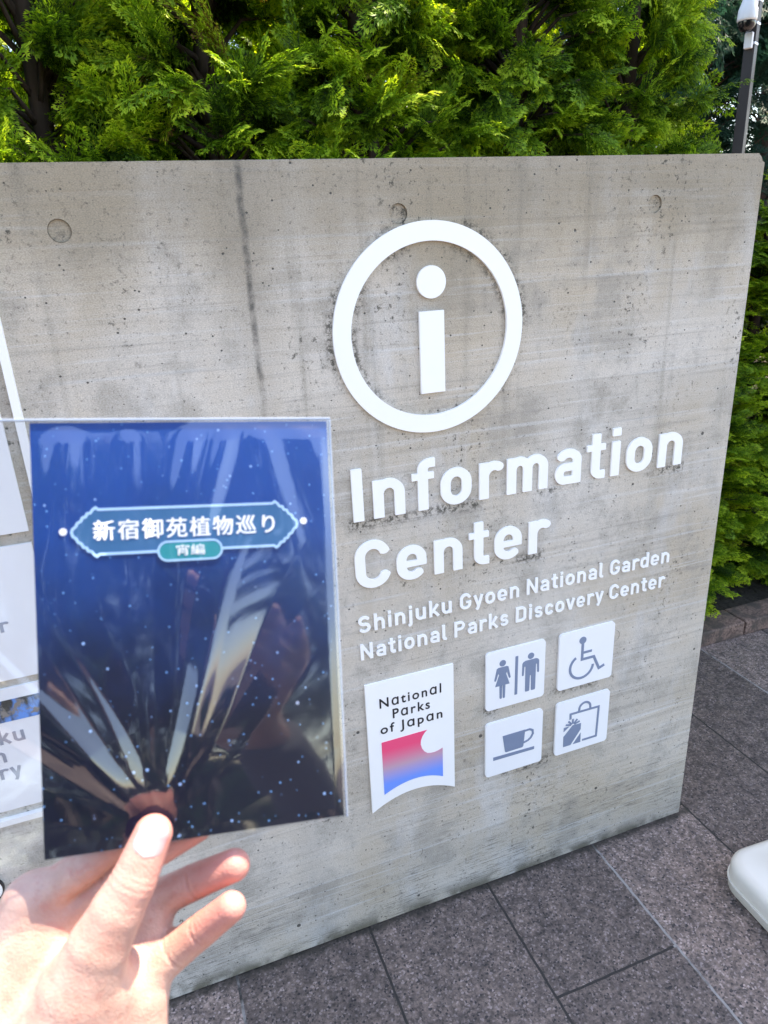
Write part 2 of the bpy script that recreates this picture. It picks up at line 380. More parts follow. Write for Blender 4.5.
    c = m.mix(m.math('MULTIPLY', m.ramp(m.noise(o, 130, 5, 0.8), 0.58, 0.64), 0.7), c, (0.10, 0.09, 0.075))
    # a dark leak that follows the construction joint
    jx = m.math('ADD', X, m.math('MULTIPLY', m.math('SUBTRACT', m.noise(m.scaled(o, (2, 1, 14)), 1, 3), 0.5), 0.016))
    jd = m.math('ABSOLUTE', m.math('ADD', jx, 0.941)); jz = m.ramp(Z, 0.95, 1.3)
    c = m.mix(m.math('MULTIPLY', m.math('MULTIPLY', m.ramp(jd, 0.0075, 0.001), jz), m.ramp(m.noise(o, 40, 4, 0.7), 0.36, 0.62, 0.3, 0.9)), c, (0.075, 0.07, 0.06))
    c = m.mix(m.math('MULTIPLY', m.ramp(jd, 0.05, 0.0), 0.16), c, (0.17, 0.16, 0.14))
    # blow holes
    v = m.voro(m.scaled(o, (1, 1, 1.15)), 78); rs = m.n('ShaderNodeTexWhiteNoise'); m.put(rs.inputs['Vector'], v.outputs['Position'])
    rad = m.math('MULTIPLY', m.ramp(rs.outputs['Value'], 0.55, 1.0), 0.17)
    hole = m.ramp(m.math('SUBTRACT', rad, v.outputs['Distance']), 0.0, 0.04)
    v2 = m.voro(o, 24); rs2 = m.n('ShaderNodeTexWhiteNoise'); m.put(rs2.inputs['Vector'], v2.outputs['Position'])
    hole2 = m.ramp(m.math('SUBTRACT', m.math('MULTIPLY', m.ramp(rs2.outputs['Value'], 0.72, 1.0), 0.13), v2.outputs['Distance']), 0.0, 0.03)
    hole = m.math('MAXIMUM', hole, hole2)
    c = m.mix(m.math('MULTIPLY', hole, 0.88), c, (0.05, 0.047, 0.042))
    c = m.mix(0.9, c, m.mix(m.ramp(m.noise(m.scaled(o, (1, 1, 1.6)), 430, 4, 0.75), 0.3, 0.7), (0.70, 0.695, 0.68), (1.26, 1.26, 1.26)), 'MULTIPLY')
    h = m.math('ADD', m.math('MULTIPLY', grain, 0.6), m.math('MULTIPLY', fine, 0.4))
    h = m.math('SUBTRACT', m.math('ADD', h, m.math('MULTIPLY', m.noise(o, 300, 3), 0.3)), m.math('MULTIPLY', hole, 1.5))
    return m.done(m.bsdf(c, 0.85, m.bump(h, 0.55, 0.0018)))
MAT_CONC = concrete()

def paving():
    m = M('granite_paving'); o = m.obj()
    mp = m.n('ShaderNodeMapping'); m.put(mp.inputs['Vector'], o); mp.inputs['Rotation'].default_value = (0, 0, R(90)); mp.inputs['Location'].default_value = (0.0, 0.0, 0)
    wob = m.n('ShaderNodeTexNoise'); m.put(wob.inputs['Vector'], o); wob.inputs['Scale'].default_value = 45; wob.inputs['Detail'].default_value = 3
    va = m.n('ShaderNodeVectorMath', operation='MULTIPLY_ADD'); m.put(va.inputs[0], wob.outputs['Color']); va.inputs[1].default_value = (0.004, 0.004, 0); m.put(va.inputs[2], o)
    X, Y, Z = m.sep(va.outputs[0])
    # running columns along y: brick rows across x
    cmb = m.n('ShaderNodeCombineXYZ'); m.put(cmb.inputs[0], m.math('ADD', Y, 0.281)); m.put(cmb.inputs[1], m.math('ADD', X, 0.5466+0.2866)); 
    b = m.n('ShaderNodeTexBrick', offset=0.47, offset_frequency=2); m.put(b.inputs['Vector'], cmb.outputs[0])
    b.inputs['Scale'].default_value = 1; b.inputs['Mortar Size'].default_value = 0.0028; b.inputs['Mortar Smooth'].default_value = 0.15
    b.inputs['Brick Width'].default_value = 0.575; b.inputs['Row Height'].default_value = 0.2866; b.inputs['Bias'].default_value = 0
    b.inputs['Color1'].default_value = (0.0, 0.0, 0.0, 1); b.inputs['Color2'].default_value = (1, 1, 1, 1); b.inputs['Mortar'].default_value = (0.5, 0.5, 0.5, 1)
    tone = b.outputs['Color']; mort = b.outputs['Fac']
    sp = m.voro(o, 260); rs = m.n('ShaderNodeTexWhiteNoise'); m.put(rs.inputs['Vector'], sp.outputs['Position'])
    nz = m.noise(o, 95, 5, 0.72); blot = m.noise(o, 22, 7, 0.8)
    c = m.mix(m.ramp(nz, 0.3, 0.7), (0.052, 0.042, 0.036), (0.235, 0.186, 0.163))
    c = m.mix(m.ramp(rs.outputs['Value'], 0.80, 1.0), c, (0.30, 0.25, 0.235))
    c = m.mix(m.ramp(rs.outputs['Value'], 0.18, 0.0), c, (0.030, 0.028, 0.030))
    c = m.mix(0.75, c, m.mix(tone, (0.55, 0.54, 0.54), (1.5, 1.44, 1.4)), 'MULTIPLY')
    c = m.mix(0.8, c, m.mix(m.ramp(blot, 0.34, 0.66), (0.52, 0.52, 0.54), (1.5, 1.43, 1.38)), 'MULTIPLY')
    k = m.math('ROUND', m.math('DIVIDE', m.math('ADD', X, 0.5466), 0.2866))
    pale = m.math('LESS_THAN', m.math('FLOORED_MODULO', m.math('ADD', k, 2.0), 3.0), 0.5)
    onj = m.ramp(m.math('ABSOLUTE', m.math('SUBTRACT', m.math('ADD', X, 0.5466), m.math('MULTIPLY', k, 0.2866))), 0.008, 0.005)
    mcol = m.mix(m.math('MULTIPLY', m.math('MULTIPLY', pale, onj), m.ramp(m.noise(o, 7, 5, 0.7), 0.30, 0.50)), (0.012, 0.011, 0.010), (0.34, 0.32, 0.30))
    c = m.mix(mort, c, m.mix(m.math('MULTIPLY', m.noise(o, 120, 3), 0.35), mcol, (0.06, 0.055, 0.05)))
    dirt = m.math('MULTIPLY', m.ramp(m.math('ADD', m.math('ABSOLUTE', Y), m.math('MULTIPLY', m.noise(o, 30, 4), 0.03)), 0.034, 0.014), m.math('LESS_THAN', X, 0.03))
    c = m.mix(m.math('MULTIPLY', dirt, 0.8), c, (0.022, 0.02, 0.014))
    h = m.math('SUBTRACT', m.math('ADD', m.math('MULTIPLY', nz, 0.5), m.math('MULTIPLY', rs.outputs['Value'], 0.25)), m.math('MULTIPLY', mort, 1.3))
    return m.done(m.bsdf(c, m.ramp(nz, 0.3, 0.7, 0.55, 0.8), m.bump(h, 0.5, 0.002)))
MAT_PAVE = paving()
MAT_WHITE = simple('white_enamel', (0.88, 0.875, 0.85), 0.5, 0.02, 20)
MAT_PLATE = simple('white_sign_plate', (0.84, 0.84, 0.84), 0.45, 0.03, 14)
MAT_SYMB = simple('slate_blue_ink', (0.19, 0.24, 0.34), 0.4, 0.05, 40)
MAT_BLACK = simple('black_ink', (0.012, 0.012, 0.014), 0.4, 0.05)
MAT_GREYINK = simple('grey_ink', (0.30, 0.31, 0.36), 0.5, 0.03)
def gradient_ink():
    m = M('pink_to_blue_ink'); Z = m.sep(m.obj())[2]
    t = m.n('ShaderNodeValToRGB'); m.put(t.inputs[0], m.ramp(Z, 0.345, 0.478)); e = t.color_ramp.elements
    m.t.nodes[-1]
    e[0].position = 0.12; e[0].color = (0.15, 0.31, 0.86, 1); e[1].position = 0.93; e[1].color = (0.90, 0.085, 0.20, 1)
    k = e.new(0.52); k.color = (0.55, 0.34, 0.43, 1)
    return m.done(m.bsdf(t.outputs[0], 0.35))
MAT_GRAD = gradient_ink()
MAT_PLUG = simple('grout_plug', (0.30, 0.29, 0.275), 0.9, 0.3, 90, 0.4)

# ------------------------------------------------------------------ the ground
V, F = [], []
xs = [-400, -30, -6, -3, 3, 6, 30, 400]
for y in xs:
    for x in xs: V.append((x, y, 0))
n = len(xs)
for j in range(n-1):
    for i in range(n-1): F.append((j*n+i, j*n+i+1, (j+1)*n+i+1, (j+1)*n+i))
tag(link('pavement', mesh_np('pavement', V, F, False), MAT_PAVE), kind='structure')

# ------------------------------------------------------------------ the concrete wall
WX0, WH, WT = -3.4, 1.5, 0.22
bm = bmesh.new()
out = [(WX0, 0), (0, 0)] + [(a, b) for a, b in arc(-0.015, WH-0.015, 0.015, 0, 90, 7)] + [(WX0, WH)]
bm_prism(bm, out, WT, 0.0)
es = [e for e in bm.edges if all(abs(v.co.y) < 1e-6 for v in e.verts) or all(abs(v.co.y-WT) < 1e-6 for v in e.verts)]
bmesh.ops.bevel(bm, geom=es, offset=0.005, segments=2, affect='EDGES')
wall_me = bm_mesh('concrete_wall', bm)
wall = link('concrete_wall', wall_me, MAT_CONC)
PLUGS = [(-1.1805, 1.419), (-0.706, 1.424), (-0.233, 1.4235), (-0.7068, 0.997), (-0.248, 0.5765), (-0.2482, 0.1583), (-0.7187, 0.1654), (-1.655, 1.42), (-1.18, 0.997)]
bm = bmesh.new()
for x, z in PLUGS: bm_prism(bm, circ(x, z, 0.0146, 28), 0.006, -0.02)
cut = link('cut', bm_mesh('cut', bm))
md = wall.modifiers.new('b', 'BOOLEAN'); md.object = cut; md.operation = 'DIFFERENCE'; md.solver = 'EXACT'
dg = bpy.context.evaluated_depsgraph_get(); nm = bpy.data.meshes.new_from_object(wall.evaluated_get(dg))
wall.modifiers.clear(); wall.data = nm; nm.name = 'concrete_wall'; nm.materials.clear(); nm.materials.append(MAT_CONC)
bpy.data.objects.remove(cut)
tag(wall, 'tall grey board-marked concrete wall carrying the white information signs', 'wall')
for x, z in PLUGS:
    bm = bmesh.new(); bm_prism(bm, circ(x, z, 0.0140, 28), 0.012, 0.0030 if z > 1.2 else 0.0006); link('tie_plug', bm_mesh('tie_plug', bm), MAT_CONC, wall)

# ------------------------------------------------------------------ information emblem and lettering
emb = empty('information_emblem', (-0.6573, 0, 1.2472))
tag(emb, 'big round white information emblem of a ring round the letter i', 'emblem')
def sub(c): return [(x+0.6573, z-1.2472) for x, z in c]
bm = bmesh.new(); bm_strip(bm, sub(circ(-0.6573, 1.2472, 0.1513, 128)), 0.0293, 0.001, -0.005, True); link('ring', bm_mesh('ring', bm), MAT_WHITE, emb)
bm = bmesh.new(); bm_prism(bm, sub(circ(-0.6562, 1.3228, 0.0248, 48)), 0.001, -0.005); link('dot', bm_mesh('dot', bm), MAT_WHITE, emb)
bm = bmesh.new(); bm_prism(bm, sub([(-0.6785, 1.1478), (-0.6355, 1.1478), (-0.6355, 1.2788), (-0.6785, 1.2788)]), 0.001, -0.005); link('stem', bm_mesh('stem', bm), MAT_WHITE, emb)

def lettering(line, xa, xb, zb, cap, label, depth, w, gap):
    t = empty('lettering', (xa, 0, zb)); tag(t, label, 'lettering')
    print(line, engrave(line, xa, xb, zb, cap, t, MAT_WHITE, 0.001, -depth, w, gap, (xa, 0, zb)))
lettering('Information', -0.8094, -0.1210, 0.9425, 0.0930, 'large raised white word Information below the round emblem', 0.004, 0.174, 0.165)
lettering('Center', -0.8125, -0.4190, 0.8130, 0.0905, 'large raised white word Center above the two small lines', 0.004, 0.174, 0.165)
lettering('Shinjuku Gyoen National Garden', -0.8136, -0.1240, 0.7262, 0.0325, 'small raised white line reading Shinjuku Gyoen National Garden', 0.003, 0.155, 0.19)
lettering('National Parks Discovery Center', -0.8130, -0.1284, 0.6698, 0.0325, 'small raised white line reading National Parks Discovery Center', 0.003, 0.155, 0.19)

# ------------------------------------------------------------------ park emblem plate
def quad_arc(p0, pm, p1, n=16):
    c = [2*pm[i]-0.5*(p0[i]+p1[i]) for i in (0, 1)]
    return [((1-t)**2*p0[0]+2*t*(1-t)*c[0]+t*t*p1[0], (1-t)**2*p0[1]+2*t*(1-t)*c[1]+t*t*p1[1]) for t in [i/(n-1) for i in range(n)]]
park = empty('park_sign', (0, 0, 0)); tag(park, 'white plate with curved foot, black words and pink to blue picture', 'sign')
bm = bmesh.new(); bm_prism(bm, quad_arc((-0.8115, 0.3122), (-0.72, 0.3408), (-0.6290, 0.3145)) + [(-0.6282, 0.6135), (-0.8105, 0.6145)], 0.001, -0.005)
link('plate', bm_mesh('plate', bm), MAT_WHITE, park)
for s, a, b, zb, cap in (('N\u0251tion\u0251l', -0.7838, -0.6553, 0.5568, 0.0212), ('P\u0251rks', -0.7582, -0.6803, 0.5270, 0.0212), ('of J\u0251p\u0251n', -0.7848, -0.6540, 0.4972, 0.0205)):
    write(s, 'lettering', a, b, zb, cap, park, MAT_BLACK, -0.0045, -0.0055, 0.012, 1.25)
bm = bmesh.new()
wave = [(-0.7843, 0.4776), (-0.6879, 0.4778)] + [(-0.6935, 0.4725), (-0.6985, 0.4655), (-0.7020, 0.456), (-0.7025, 0.447), (-0.7000, 0.4365), (-0.6950, 0.4275), (-0.6885, 0.4215), (-0.6810, 0.4192), (-0.6720, 0.4190), (-0.6640, 0.4205), (-0.6550, 0.4235)] + quad_arc((-0.6555, 0.3515), (-0.7170, 0.3680), (-0.7845, 0.3500))
bm_prism(bm, wave, -0.0045, -0.0055); link('picture', bm_mesh('picture', bm), MAT_GRAD, park)

# ------------------------------------------------------------------ pictogram plates
PS = 0.1363
def plate(x, z, label):
    t = empty('pictogram_sign', (x, 0, z-PS)); tag(t, label, 'sign', 'square white pictogram plates')
    bm = bmesh.new(); bm_prism(bm, rrect(0, 0, PS, PS, 0.008), 0.001, -0.005)
    link('plate', bm_mesh('plate', bm), MAT_PLATE, t); return t, x, z-PS
def mk(t, nm, fn):
    bm = bmesh.new(); fn(bm); link(nm, bm_mesh(nm, bm), MAT_SYMB, t)
Y0, Y1 = -0.0045, -0.0055
def rel(pts, x, z): return [(a-x, b-z) for a, b in pts]
# toilets
t, x, z = plate(-0.5568, 0.6161, 'white square plate with woman and man toilet figures either side of a bar')
def bar(bm): bm_prism(bm, rel([(-0.4910, 0.5025), (-0.4848, 0.5025), (-0.4842, 0.5940), (-0.4904, 0.5940)], x, z), Y0, Y1)
mk(t, 'divider_bar', bar)
def man(bm):
    cx = -0.4545
    bm_prism(bm, rel(circ(cx, 0.5862, 0.0073, 24), x, z), Y0, Y1)
    h = [(0, 0.5775), (0.011, 0.5775), (0.0155, 0.5755), (0.0178, 0.5715), (0.0182, 0.5440), (0.0165, 0.5425), (0.0145, 0.5440), (0.0135, 0.5640), (0.0112, 0.5640), (0.0108, 0.5045), (0.0095, 0.5028), (0.0030, 0.5028), (0.0018, 0.5045), (0.0012, 0.5400)]
    bm_prism(bm, rel([(cx+1.1*a, b) for a, b in h] + [(cx-1.1*a, b) for a, b in h[:0:-1]], x, z), Y0, Y1)
mk(t, 'man_figure', man)
def woman(bm):
    cx = -0.5195
    bm_prism(bm, rel(circ(cx, 0.5862, 0.0073, 24), x, z), Y0, Y1)
    h = [(0, 0.5775), (0.0085, 0.5775), (0.0120, 0.5755), (0.0170, 0.5490), (0.0152, 0.5470), (0.0132, 0.5485), (0.0090, 0.5640), (0.0072, 0.5600), (0.0150, 0.5340), (0.0062, 0.5340), (0.0055, 0.5040), (0.0042, 0.5025), (0.0018, 0.5025), (0.0010, 0.5040), (0.0006, 0.5335)]
    bm_prism(bm, rel([(cx+1.1*a, b) for a, b in h] + [(cx-1.1*a, b) for a, b in h[:0:-1]], x, z), Y0, Y1)
mk(t, 'woman_figure', woman)
# wheelchair
t, x, z = plate(-0.3873, 0.6161, 'white square plate with wheelchair user symbol')
def wc(bm):
    bm_prism(bm, rel(circ(-0.3305, 0.5905, 0.0085, 24), x, z), Y0, Y1-0.0001)
    bm_strip(bm, rel([(-0.3300, 0.5860), (-0.3300, 0.5440), (-0.3005, 0.5440), (-0.2855, 0.5110), (-0.2720, 0.5160)], x, z), 0.0062, Y0, Y1)
    bm_strip(bm, rel([(-0.3290, 0.5600), (-0.3065, 0.5600)], x, z), 0.0055, Y0, Y1-0.0002)
    bm_strip(bm, rel(arc(-0.3300, 0.5270, 0.0285, 122, 357, 40), x, z), 0.0058, Y0, Y1-0.0001)
mk(t, 'wheelchair_symbol', wc)
# cup
t, x, z = plate(-0.5568, 0.4469, 'white square plate with coffee cup on saucer symbol')
def cup(bm):
    bm_prism(bm, rel([(-0.5172, 0.4072), (-0.4632, 0.4072), (-0.4668, 0.3665), (-0.4690, 0.3635), (-0.5085, 0.3630), (-0.5112, 0.3655)], x, z), Y0, Y1)
    bm_strip(bm, rel([(-0.4660, 0.4040), (-0.4520, 0.4045), (-0.4450, 0.4000), (-0.4440, 0.3910), (-0.4490, 0.3820), (-0.4560, 0.3770), (-0.4670, 0.3745)], x, z), 0.0048, Y0, Y1-0.0001)
    bm_prism(bm, rel([(-0.5390, 0.3505), (-0.4398, 0.3490), (-0.4398, 0.3565), (-0.5390, 0.3590)], x, z), Y0, Y1)
mk(t, 'cup_symbol', cup)
# shopping
t, x, z = plate(-0.3873, 0.4469, 'white square plate with shopping bag and wrapped gift symbol')
def gift(bm):
    bm_strip(bm, rel([(-0.3505, 0.3975), (-0.3508, 0.4112), (-0.2785, 0.4104), (-0.2803, 0.3325), (-0.3170, 0.3325)], x, z), 0.0052, Y0, Y1)
    bm_strip(bm, rel([(-0.3295, 0.4115)] + arc(-0.3150, 0.4180, 0.0140, 170, 10, 16) + [(-0.3005, 0.4115)], x, z), 0.0052, Y0, Y1-0.0001)
    bm_prism(bm, rel([(-0.3665, 0.3690), (-0.3665, 0.3800), (-0.3520, 0.3800)], x, z), Y0, Y1)
    bm_prism(bm, rel([(-0.3658, 0.3290), (-0.3470, 0.3290), (-0.3225, 0.3640), (-0.3225, 0.3800), (-0.3440, 0.3800), (-0.3662, 0.3560)], x, z), Y0, Y1-0.0001)
    bm_prism(bm, rel([(-0.3410, 0.3290), (-0.3215, 0.3290), (-0.3218, 0.3540)], x, z), Y0, Y1)
    for a in (18, 52, 90, 128, 162):
        p = (-0.3440+0.004*math.cos(R(a)), 0.3815+0.003*math.sin(R(a))); bm_strip(bm, rel([p, (p[0]+0.0145*math.cos(R(a)), p[1]+0.0125*math.sin(R(a)))], x, z), 0.0042, Y0, Y1-0.0002-0.00003*a/18)
mk(t, 'shopping_symbol', gift)

# ------------------------------------------------------------------ notice board at the left
board = empty('notice_board', (-1.9, 0, 0.53)); tag(board, 'white framed notice board with posters, cut off at the left edge', 'notice board')
ref = (-1.9, 0.53)
def onb(pts): return [(a-ref[0], b-ref[1]) for a, b in pts]
bm = bmesh.new(); X0, X1, Z0, Z1 = -2.1, -1.2725, 0.527, 1.352
bm_strip(bm, onb([(X0+0.0055, Z0+0.0055), (X1-0.0055, Z0+0.0055), (X1-0.0055, Z1-0.0055), (X0+0.0055, Z1-0.0055)]), 0.011, 0.001, -0.009, True)
link('frame', bm_mesh('frame', bm), MAT_WHITE, board)
def poster(nm, x0, z0, x1, z1):
    bm = bmesh.new(); bm_prism(bm, onb([(x0, z0), (x1, z0), (x1, z1), (x0, z1)]), 0.001, -0.004); return link(nm, bm_mesh(nm, bm), MAT_PLATE, board)
poster('poster', -2.08, 1.0205, -1.2995, 1.332)
p2 = poster('poster', -2.08, 0.788, -1.3000, 1.002)
p3 = poster('poster', -2.08, 0.5525, -1.3000, 0.7745)
def photo_mat():
    m = M('landscape_photo'); o = m.obj(); nz = m.noise(m.scaled(o, (30, 1, 14)), 1, 3, 0.6); nz2 = m.noise(o, 60, 3)
    c = m.mix(m.ramp(nz, 0.42, 0.56), (0.10, 0.30, 0.75), (0.02, 0.022, 0.025)); c = m.mix(m.ramp(nz2, 0.55, 0.65), c, (0.22, 0.20, 0.18))
    return m.done(m.bsdf(c, 0.3))
bm = bmesh.new(); bm_prism(bm, onb([(-2.08, 0.7165), (-1.3000, 0.7165), (-1.3000, 0.7545), (-2.08, 0.7545)]), -0.003, -0.0048); link('picture', bm_mesh('picture', bm), photo_mat(), board)
def btext(t, xr, zb, cap, wd): engrave(t, xr-wd-ref[0], xr-ref[0], zb-ref[1], cap, board, MAT_GREYINK, -0.0035, -0.0046, 0.16, 0.18, name='lettering')
btext('Shinjuku', -1.3745, 0.6775, 0.0262, 0.146); btext('Gyoen', -1.4080, 0.6445, 0.0275, 0.105); btext('Discovery', -1.3915, 0.6135, 0.0265, 0.168)
btext('Center', -1.3555, 0.8690, 0.0230, 0.110)
dsc = empty('round_plate', (-1.492, 0, 0.404)); tag(dsc, 'small round white disc with dark rim below the notice board', 'sign')
bm = bmesh.new(); bm_prism(bm, circ(0, 0, 0.0245, 40), 0.001, -0.005); link('disc', bm_mesh('disc', bm), MAT_WHITE, dsc)
bm = bmesh.new(); bm_strip(bm, circ(0, 0, 0.0258, 40), 0.0026, 0.001, -0.0055, True); link('rim', bm_mesh('rim', bm), MAT_BLACK, dsc)

# ------------------------------------------------------------------ planter kerb, soil
m = M('reddish_granite'); o = m.obj(); v = m.voro(o, 160); rs = m.n('ShaderNodeTexWhiteNoise'); m.put(rs.inputs['Vector'], v.outputs['Position'])
c = m.mix(rs.outputs['Value'], (0.10, 0.062, 0.048), (0.27, 0.17, 0.135)); c = m.mix(m.ramp(m.noise(o, 14, 4), 0.4, 0.65), c, (0.07, 0.055, 0.045))
MAT_KERB = m.done(m.bsdf(c, 0.8, m.bump(m.noise(o, 200, 3), 0.4)))
m = M('soil'); o = m.obj(); c = m.mix(m.noise(o, 60, 5, 0.7), (0.012, 0.009, 0.007), (0.06, 0.045, 0.032)); MAT_SOIL = m.done(m.bsdf(c, 0.95, m.bump(m.noise(o, 45, 5), 1.0, 0.02)))
bm = bmesh.new()
x = -3.4
while x < 4.2:
    bm_box(bm, (x, 0.578, 0.0), (x+0.596, 0.680, 0.056), 0.005); x += 0.6
tag(link('planter_kerb', bm_mesh('planter_kerb', bm), MAT_KERB), 'low reddish granite kerb in front of the hedge bed', 'kerb')
bm = bmesh.new(); bm_box(bm, (-3.4, 0.682, 0.002), (4.2, 3.6, 0.045)); tag(link('soil_bed', bm_mesh('soil_bed', bm), MAT_SOIL), kind='structure')

# ------------------------------------------------------------------ conifers
def spray_template():
    """one flat cypress spray: rachis, side branchlets, scale-leaf blades; y is outward, z the upper side"""
    Q, T = [], []
    def blade(p, d, l, wd, tip):
        p = np.array(p); d = np.array(d)/np.linalg.norm(d); s = np.array((-d[1], d[0], 0))
        Q.append([p, p+d*l*0.55+s*wd/2+np.array((0, 0, 0.004)), p+d*l, p+d*l*0.45-s*wd/2]); T.append([tip*0.7, tip, tip, tip])
    r = random.Random(5); N = 17
    for i in range(N):
        y = 0.05+0.90*i/(N-1)+r.uniform(-.012, .012); side = 1 if i % 2 else -1
        L = (0.36*(1-y)**0.8*min(1, 0.5+y*2.4)+0.06)*r.uniform(0.65, 1.2); a = R(50-20*y+r.uniform(-6, 6))*side
        d = np.array((math.sin(a), math.cos(a), r.uniform(-.25, .15))); p = np.array((0, y, 0.0))
        blade(p, d, L, 0.020, y*0.55)
        s = 0.055; k = 0
        while s < L:
            sd_ = 1 if k % 2 else -1; b = a+sd_*R(38+r.uniform(-6, 8)); f = 1-s/L
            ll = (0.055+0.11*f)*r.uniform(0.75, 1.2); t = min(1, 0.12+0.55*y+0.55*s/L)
            q = p+d*s; dd = np.array((math.sin(b), math.cos(b), r.uniform(-.3, .2))); blade(q, dd, ll, 0.023, t)
            if ll > 0.085:
                for sg in (-1, 1):
                    e = b+sg*R(36); blade(q+dd*ll*0.4, np.array((math.sin(e), math.cos(e), 0)), ll*0.55, 0.021, t)
            s += 0.040; k += 1
        blade(p+d*(L-0.03), d, 0.09, 0.026, min(1, 0.5+y*0.6))
    for j in range(5): blade((0, j*0.19, 0), (0, 1, 0), 0.22, 0.016, j*0.2)
    Q = np.array(Q).reshape(-1, 3); Q[:, 2] += -0.22*Q[:, 1]**2-0.35*np.abs(Q[:, 0])**1.5+0.012*np.sin(Q[:, 1]*23)
    return Q.astype(np.float32), np.array(T, np.float32).ravel()
SPR_V, SPR_T = spray_template()

def crown_mesh(name, H, Rb, n_br, per, size, seed, zlo=0.12, dense=(1.15, 2.5), top=0.0):
    g = np.random.default_rng(seed); pos, rot, scl, rnd, limbs = [], [], [], [], []
    for i in range(n_br):
        if i < top*n_br: z = g.uniform(H*0.66, H*0.97)
        elif g.random() < 0.74: z = g.uniform(dense[0], dense[1])
        else: z = g.uniform(zlo, H*0.97)
        az = g.uniform(0, 2*math.pi); rad = Rb*(1-0.80*(z/H)**2.6)*g.uniform(0.62, 1.12)*(1+0.16*math.sin(az*3+z*4+seed))
        out = np.array((math.cos(az), math.sin(az), 0)); tang = np.array((-out[1], out[0], 0))
        base = np.array((0, 0, max(0.05, z-rad*g.uniform(0.2, 0.8)))); tip = out*rad+np.array((0, 0, z))+tang*g.normal(0, 0.05)
        mid = (base+tip)/2+np.array((0, 0, 0.05)); limbs.append((base, mid, tip)); br = g.uniform(0, 1); droop = g.uniform(-0.45, 1.0)
        fan = g.normal(0, 0.4)
        for k in range(per):
            t = g.uniform(0.58, 1.0); p = (1-t)**2*base+2*t*(1-t)*mid+t*t*tip
            sg = g.choice((-1, 1))
            d = out*g.uniform(0.45, 1.0)+tang*(sg*g.uniform(0.1, 0.85)+fan*0.4)+np.array((0, 0, droop+g.normal(0, 0.22))); d /= np.linalg.norm(d)
            nn = np.array((0, 0, 0.75))+out*g.uniform(-0.1, 0.9)+tang*g.normal(0, 0.45); nn -= d*(nn@d); nn /= np.linalg.norm(nn)
            rot.append(np.stack([np.cross(d, nn), d, nn], 1)); pos.append(p-d*size*0.25); scl.append(size*g.uniform(0.6, 1.25)); rnd.append(0.6*br+0.4*g.uniform())
    rot = np.array(rot, np.float32); pos = np.array(pos, np.float32); scl = np.array(scl, np.float32)
    V = np.einsum('nij,vj->nvi', rot, SPR_V)*scl[:, None, None]+pos[:, None, :]
    V = V.reshape(-1, 3); F = np.arange(len(V), dtype=np.int32).reshape(-1, 4)
    tipv = np.tile(SPR_T, len(pos)); rv = np.repeat(np.array(rnd, np.float32), len(SPR_V))
    return mesh_np(name, V, F, False, {'tip': tipv, 'rnd': rv}), limbs

def leaf_mat(name, old, mid, tip, trans):
    m = M(name)
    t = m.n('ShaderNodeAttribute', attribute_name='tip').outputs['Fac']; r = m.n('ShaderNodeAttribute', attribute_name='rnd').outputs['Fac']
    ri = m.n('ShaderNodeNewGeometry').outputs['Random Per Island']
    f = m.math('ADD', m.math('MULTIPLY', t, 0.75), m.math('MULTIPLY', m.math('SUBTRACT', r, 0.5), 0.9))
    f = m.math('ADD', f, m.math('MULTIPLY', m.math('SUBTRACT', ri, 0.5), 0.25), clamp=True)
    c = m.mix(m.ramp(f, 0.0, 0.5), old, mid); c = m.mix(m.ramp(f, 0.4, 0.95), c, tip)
    c = m.mix(m.math('MULTIPLY', m.ramp(r, 0.86, 0.95), m.ramp(ri, 0.35, 0.6)), c, (0.16, 0.085, 0.030)) if name == 'cypress_leaf' else c
    d = m.bsdf(c, 0.45, None, Specular_IOR_Level=0.2)
    tr = m.n('ShaderNodeBsdfTranslucent'); m.put(tr.inputs['Color'], m.mix(0.0, m.mix(1.0, c, (*trans, 1), 'MULTIPLY'), (0, 0, 0)))
    a = m.n('ShaderNodeMixShader'); a.inputs[0].default_value = 0.5; m.t.links.new(d, a.inputs[1]); m.t.links.new(tr.outputs[0], a.inputs[2])
    return m.done(a.outputs[0])
MAT_LEAF = leaf_mat('cypress_leaf', (0.024, 0.060, 0.008), (0.17, 0.31, 0.022), (0.54, 0.66, 0.05), (1.4, 1.4, 0.7))
MAT_LEAF2 = leaf_mat('dark_cedar_leaf', (0.010, 0.030, 0.020), (0.022, 0.065, 0.042), (0.05, 0.11, 0.065), (1.2, 1.4, 1.2))
m = M('cypress_bark'); o = m.obj(); c = m.mix(m.noise(m.scaled(o, (40, 40, 6)), 1, 5, 0.6), (0.018, 0.011, 0.008), (0.085, 0.052, 0.036)); MAT_BARK = m.done(m.bsdf(c, 0.9, m.bump(m.noise(m.scaled(o, (60, 60, 6)), 1, 4), 0.8, 0.006)))

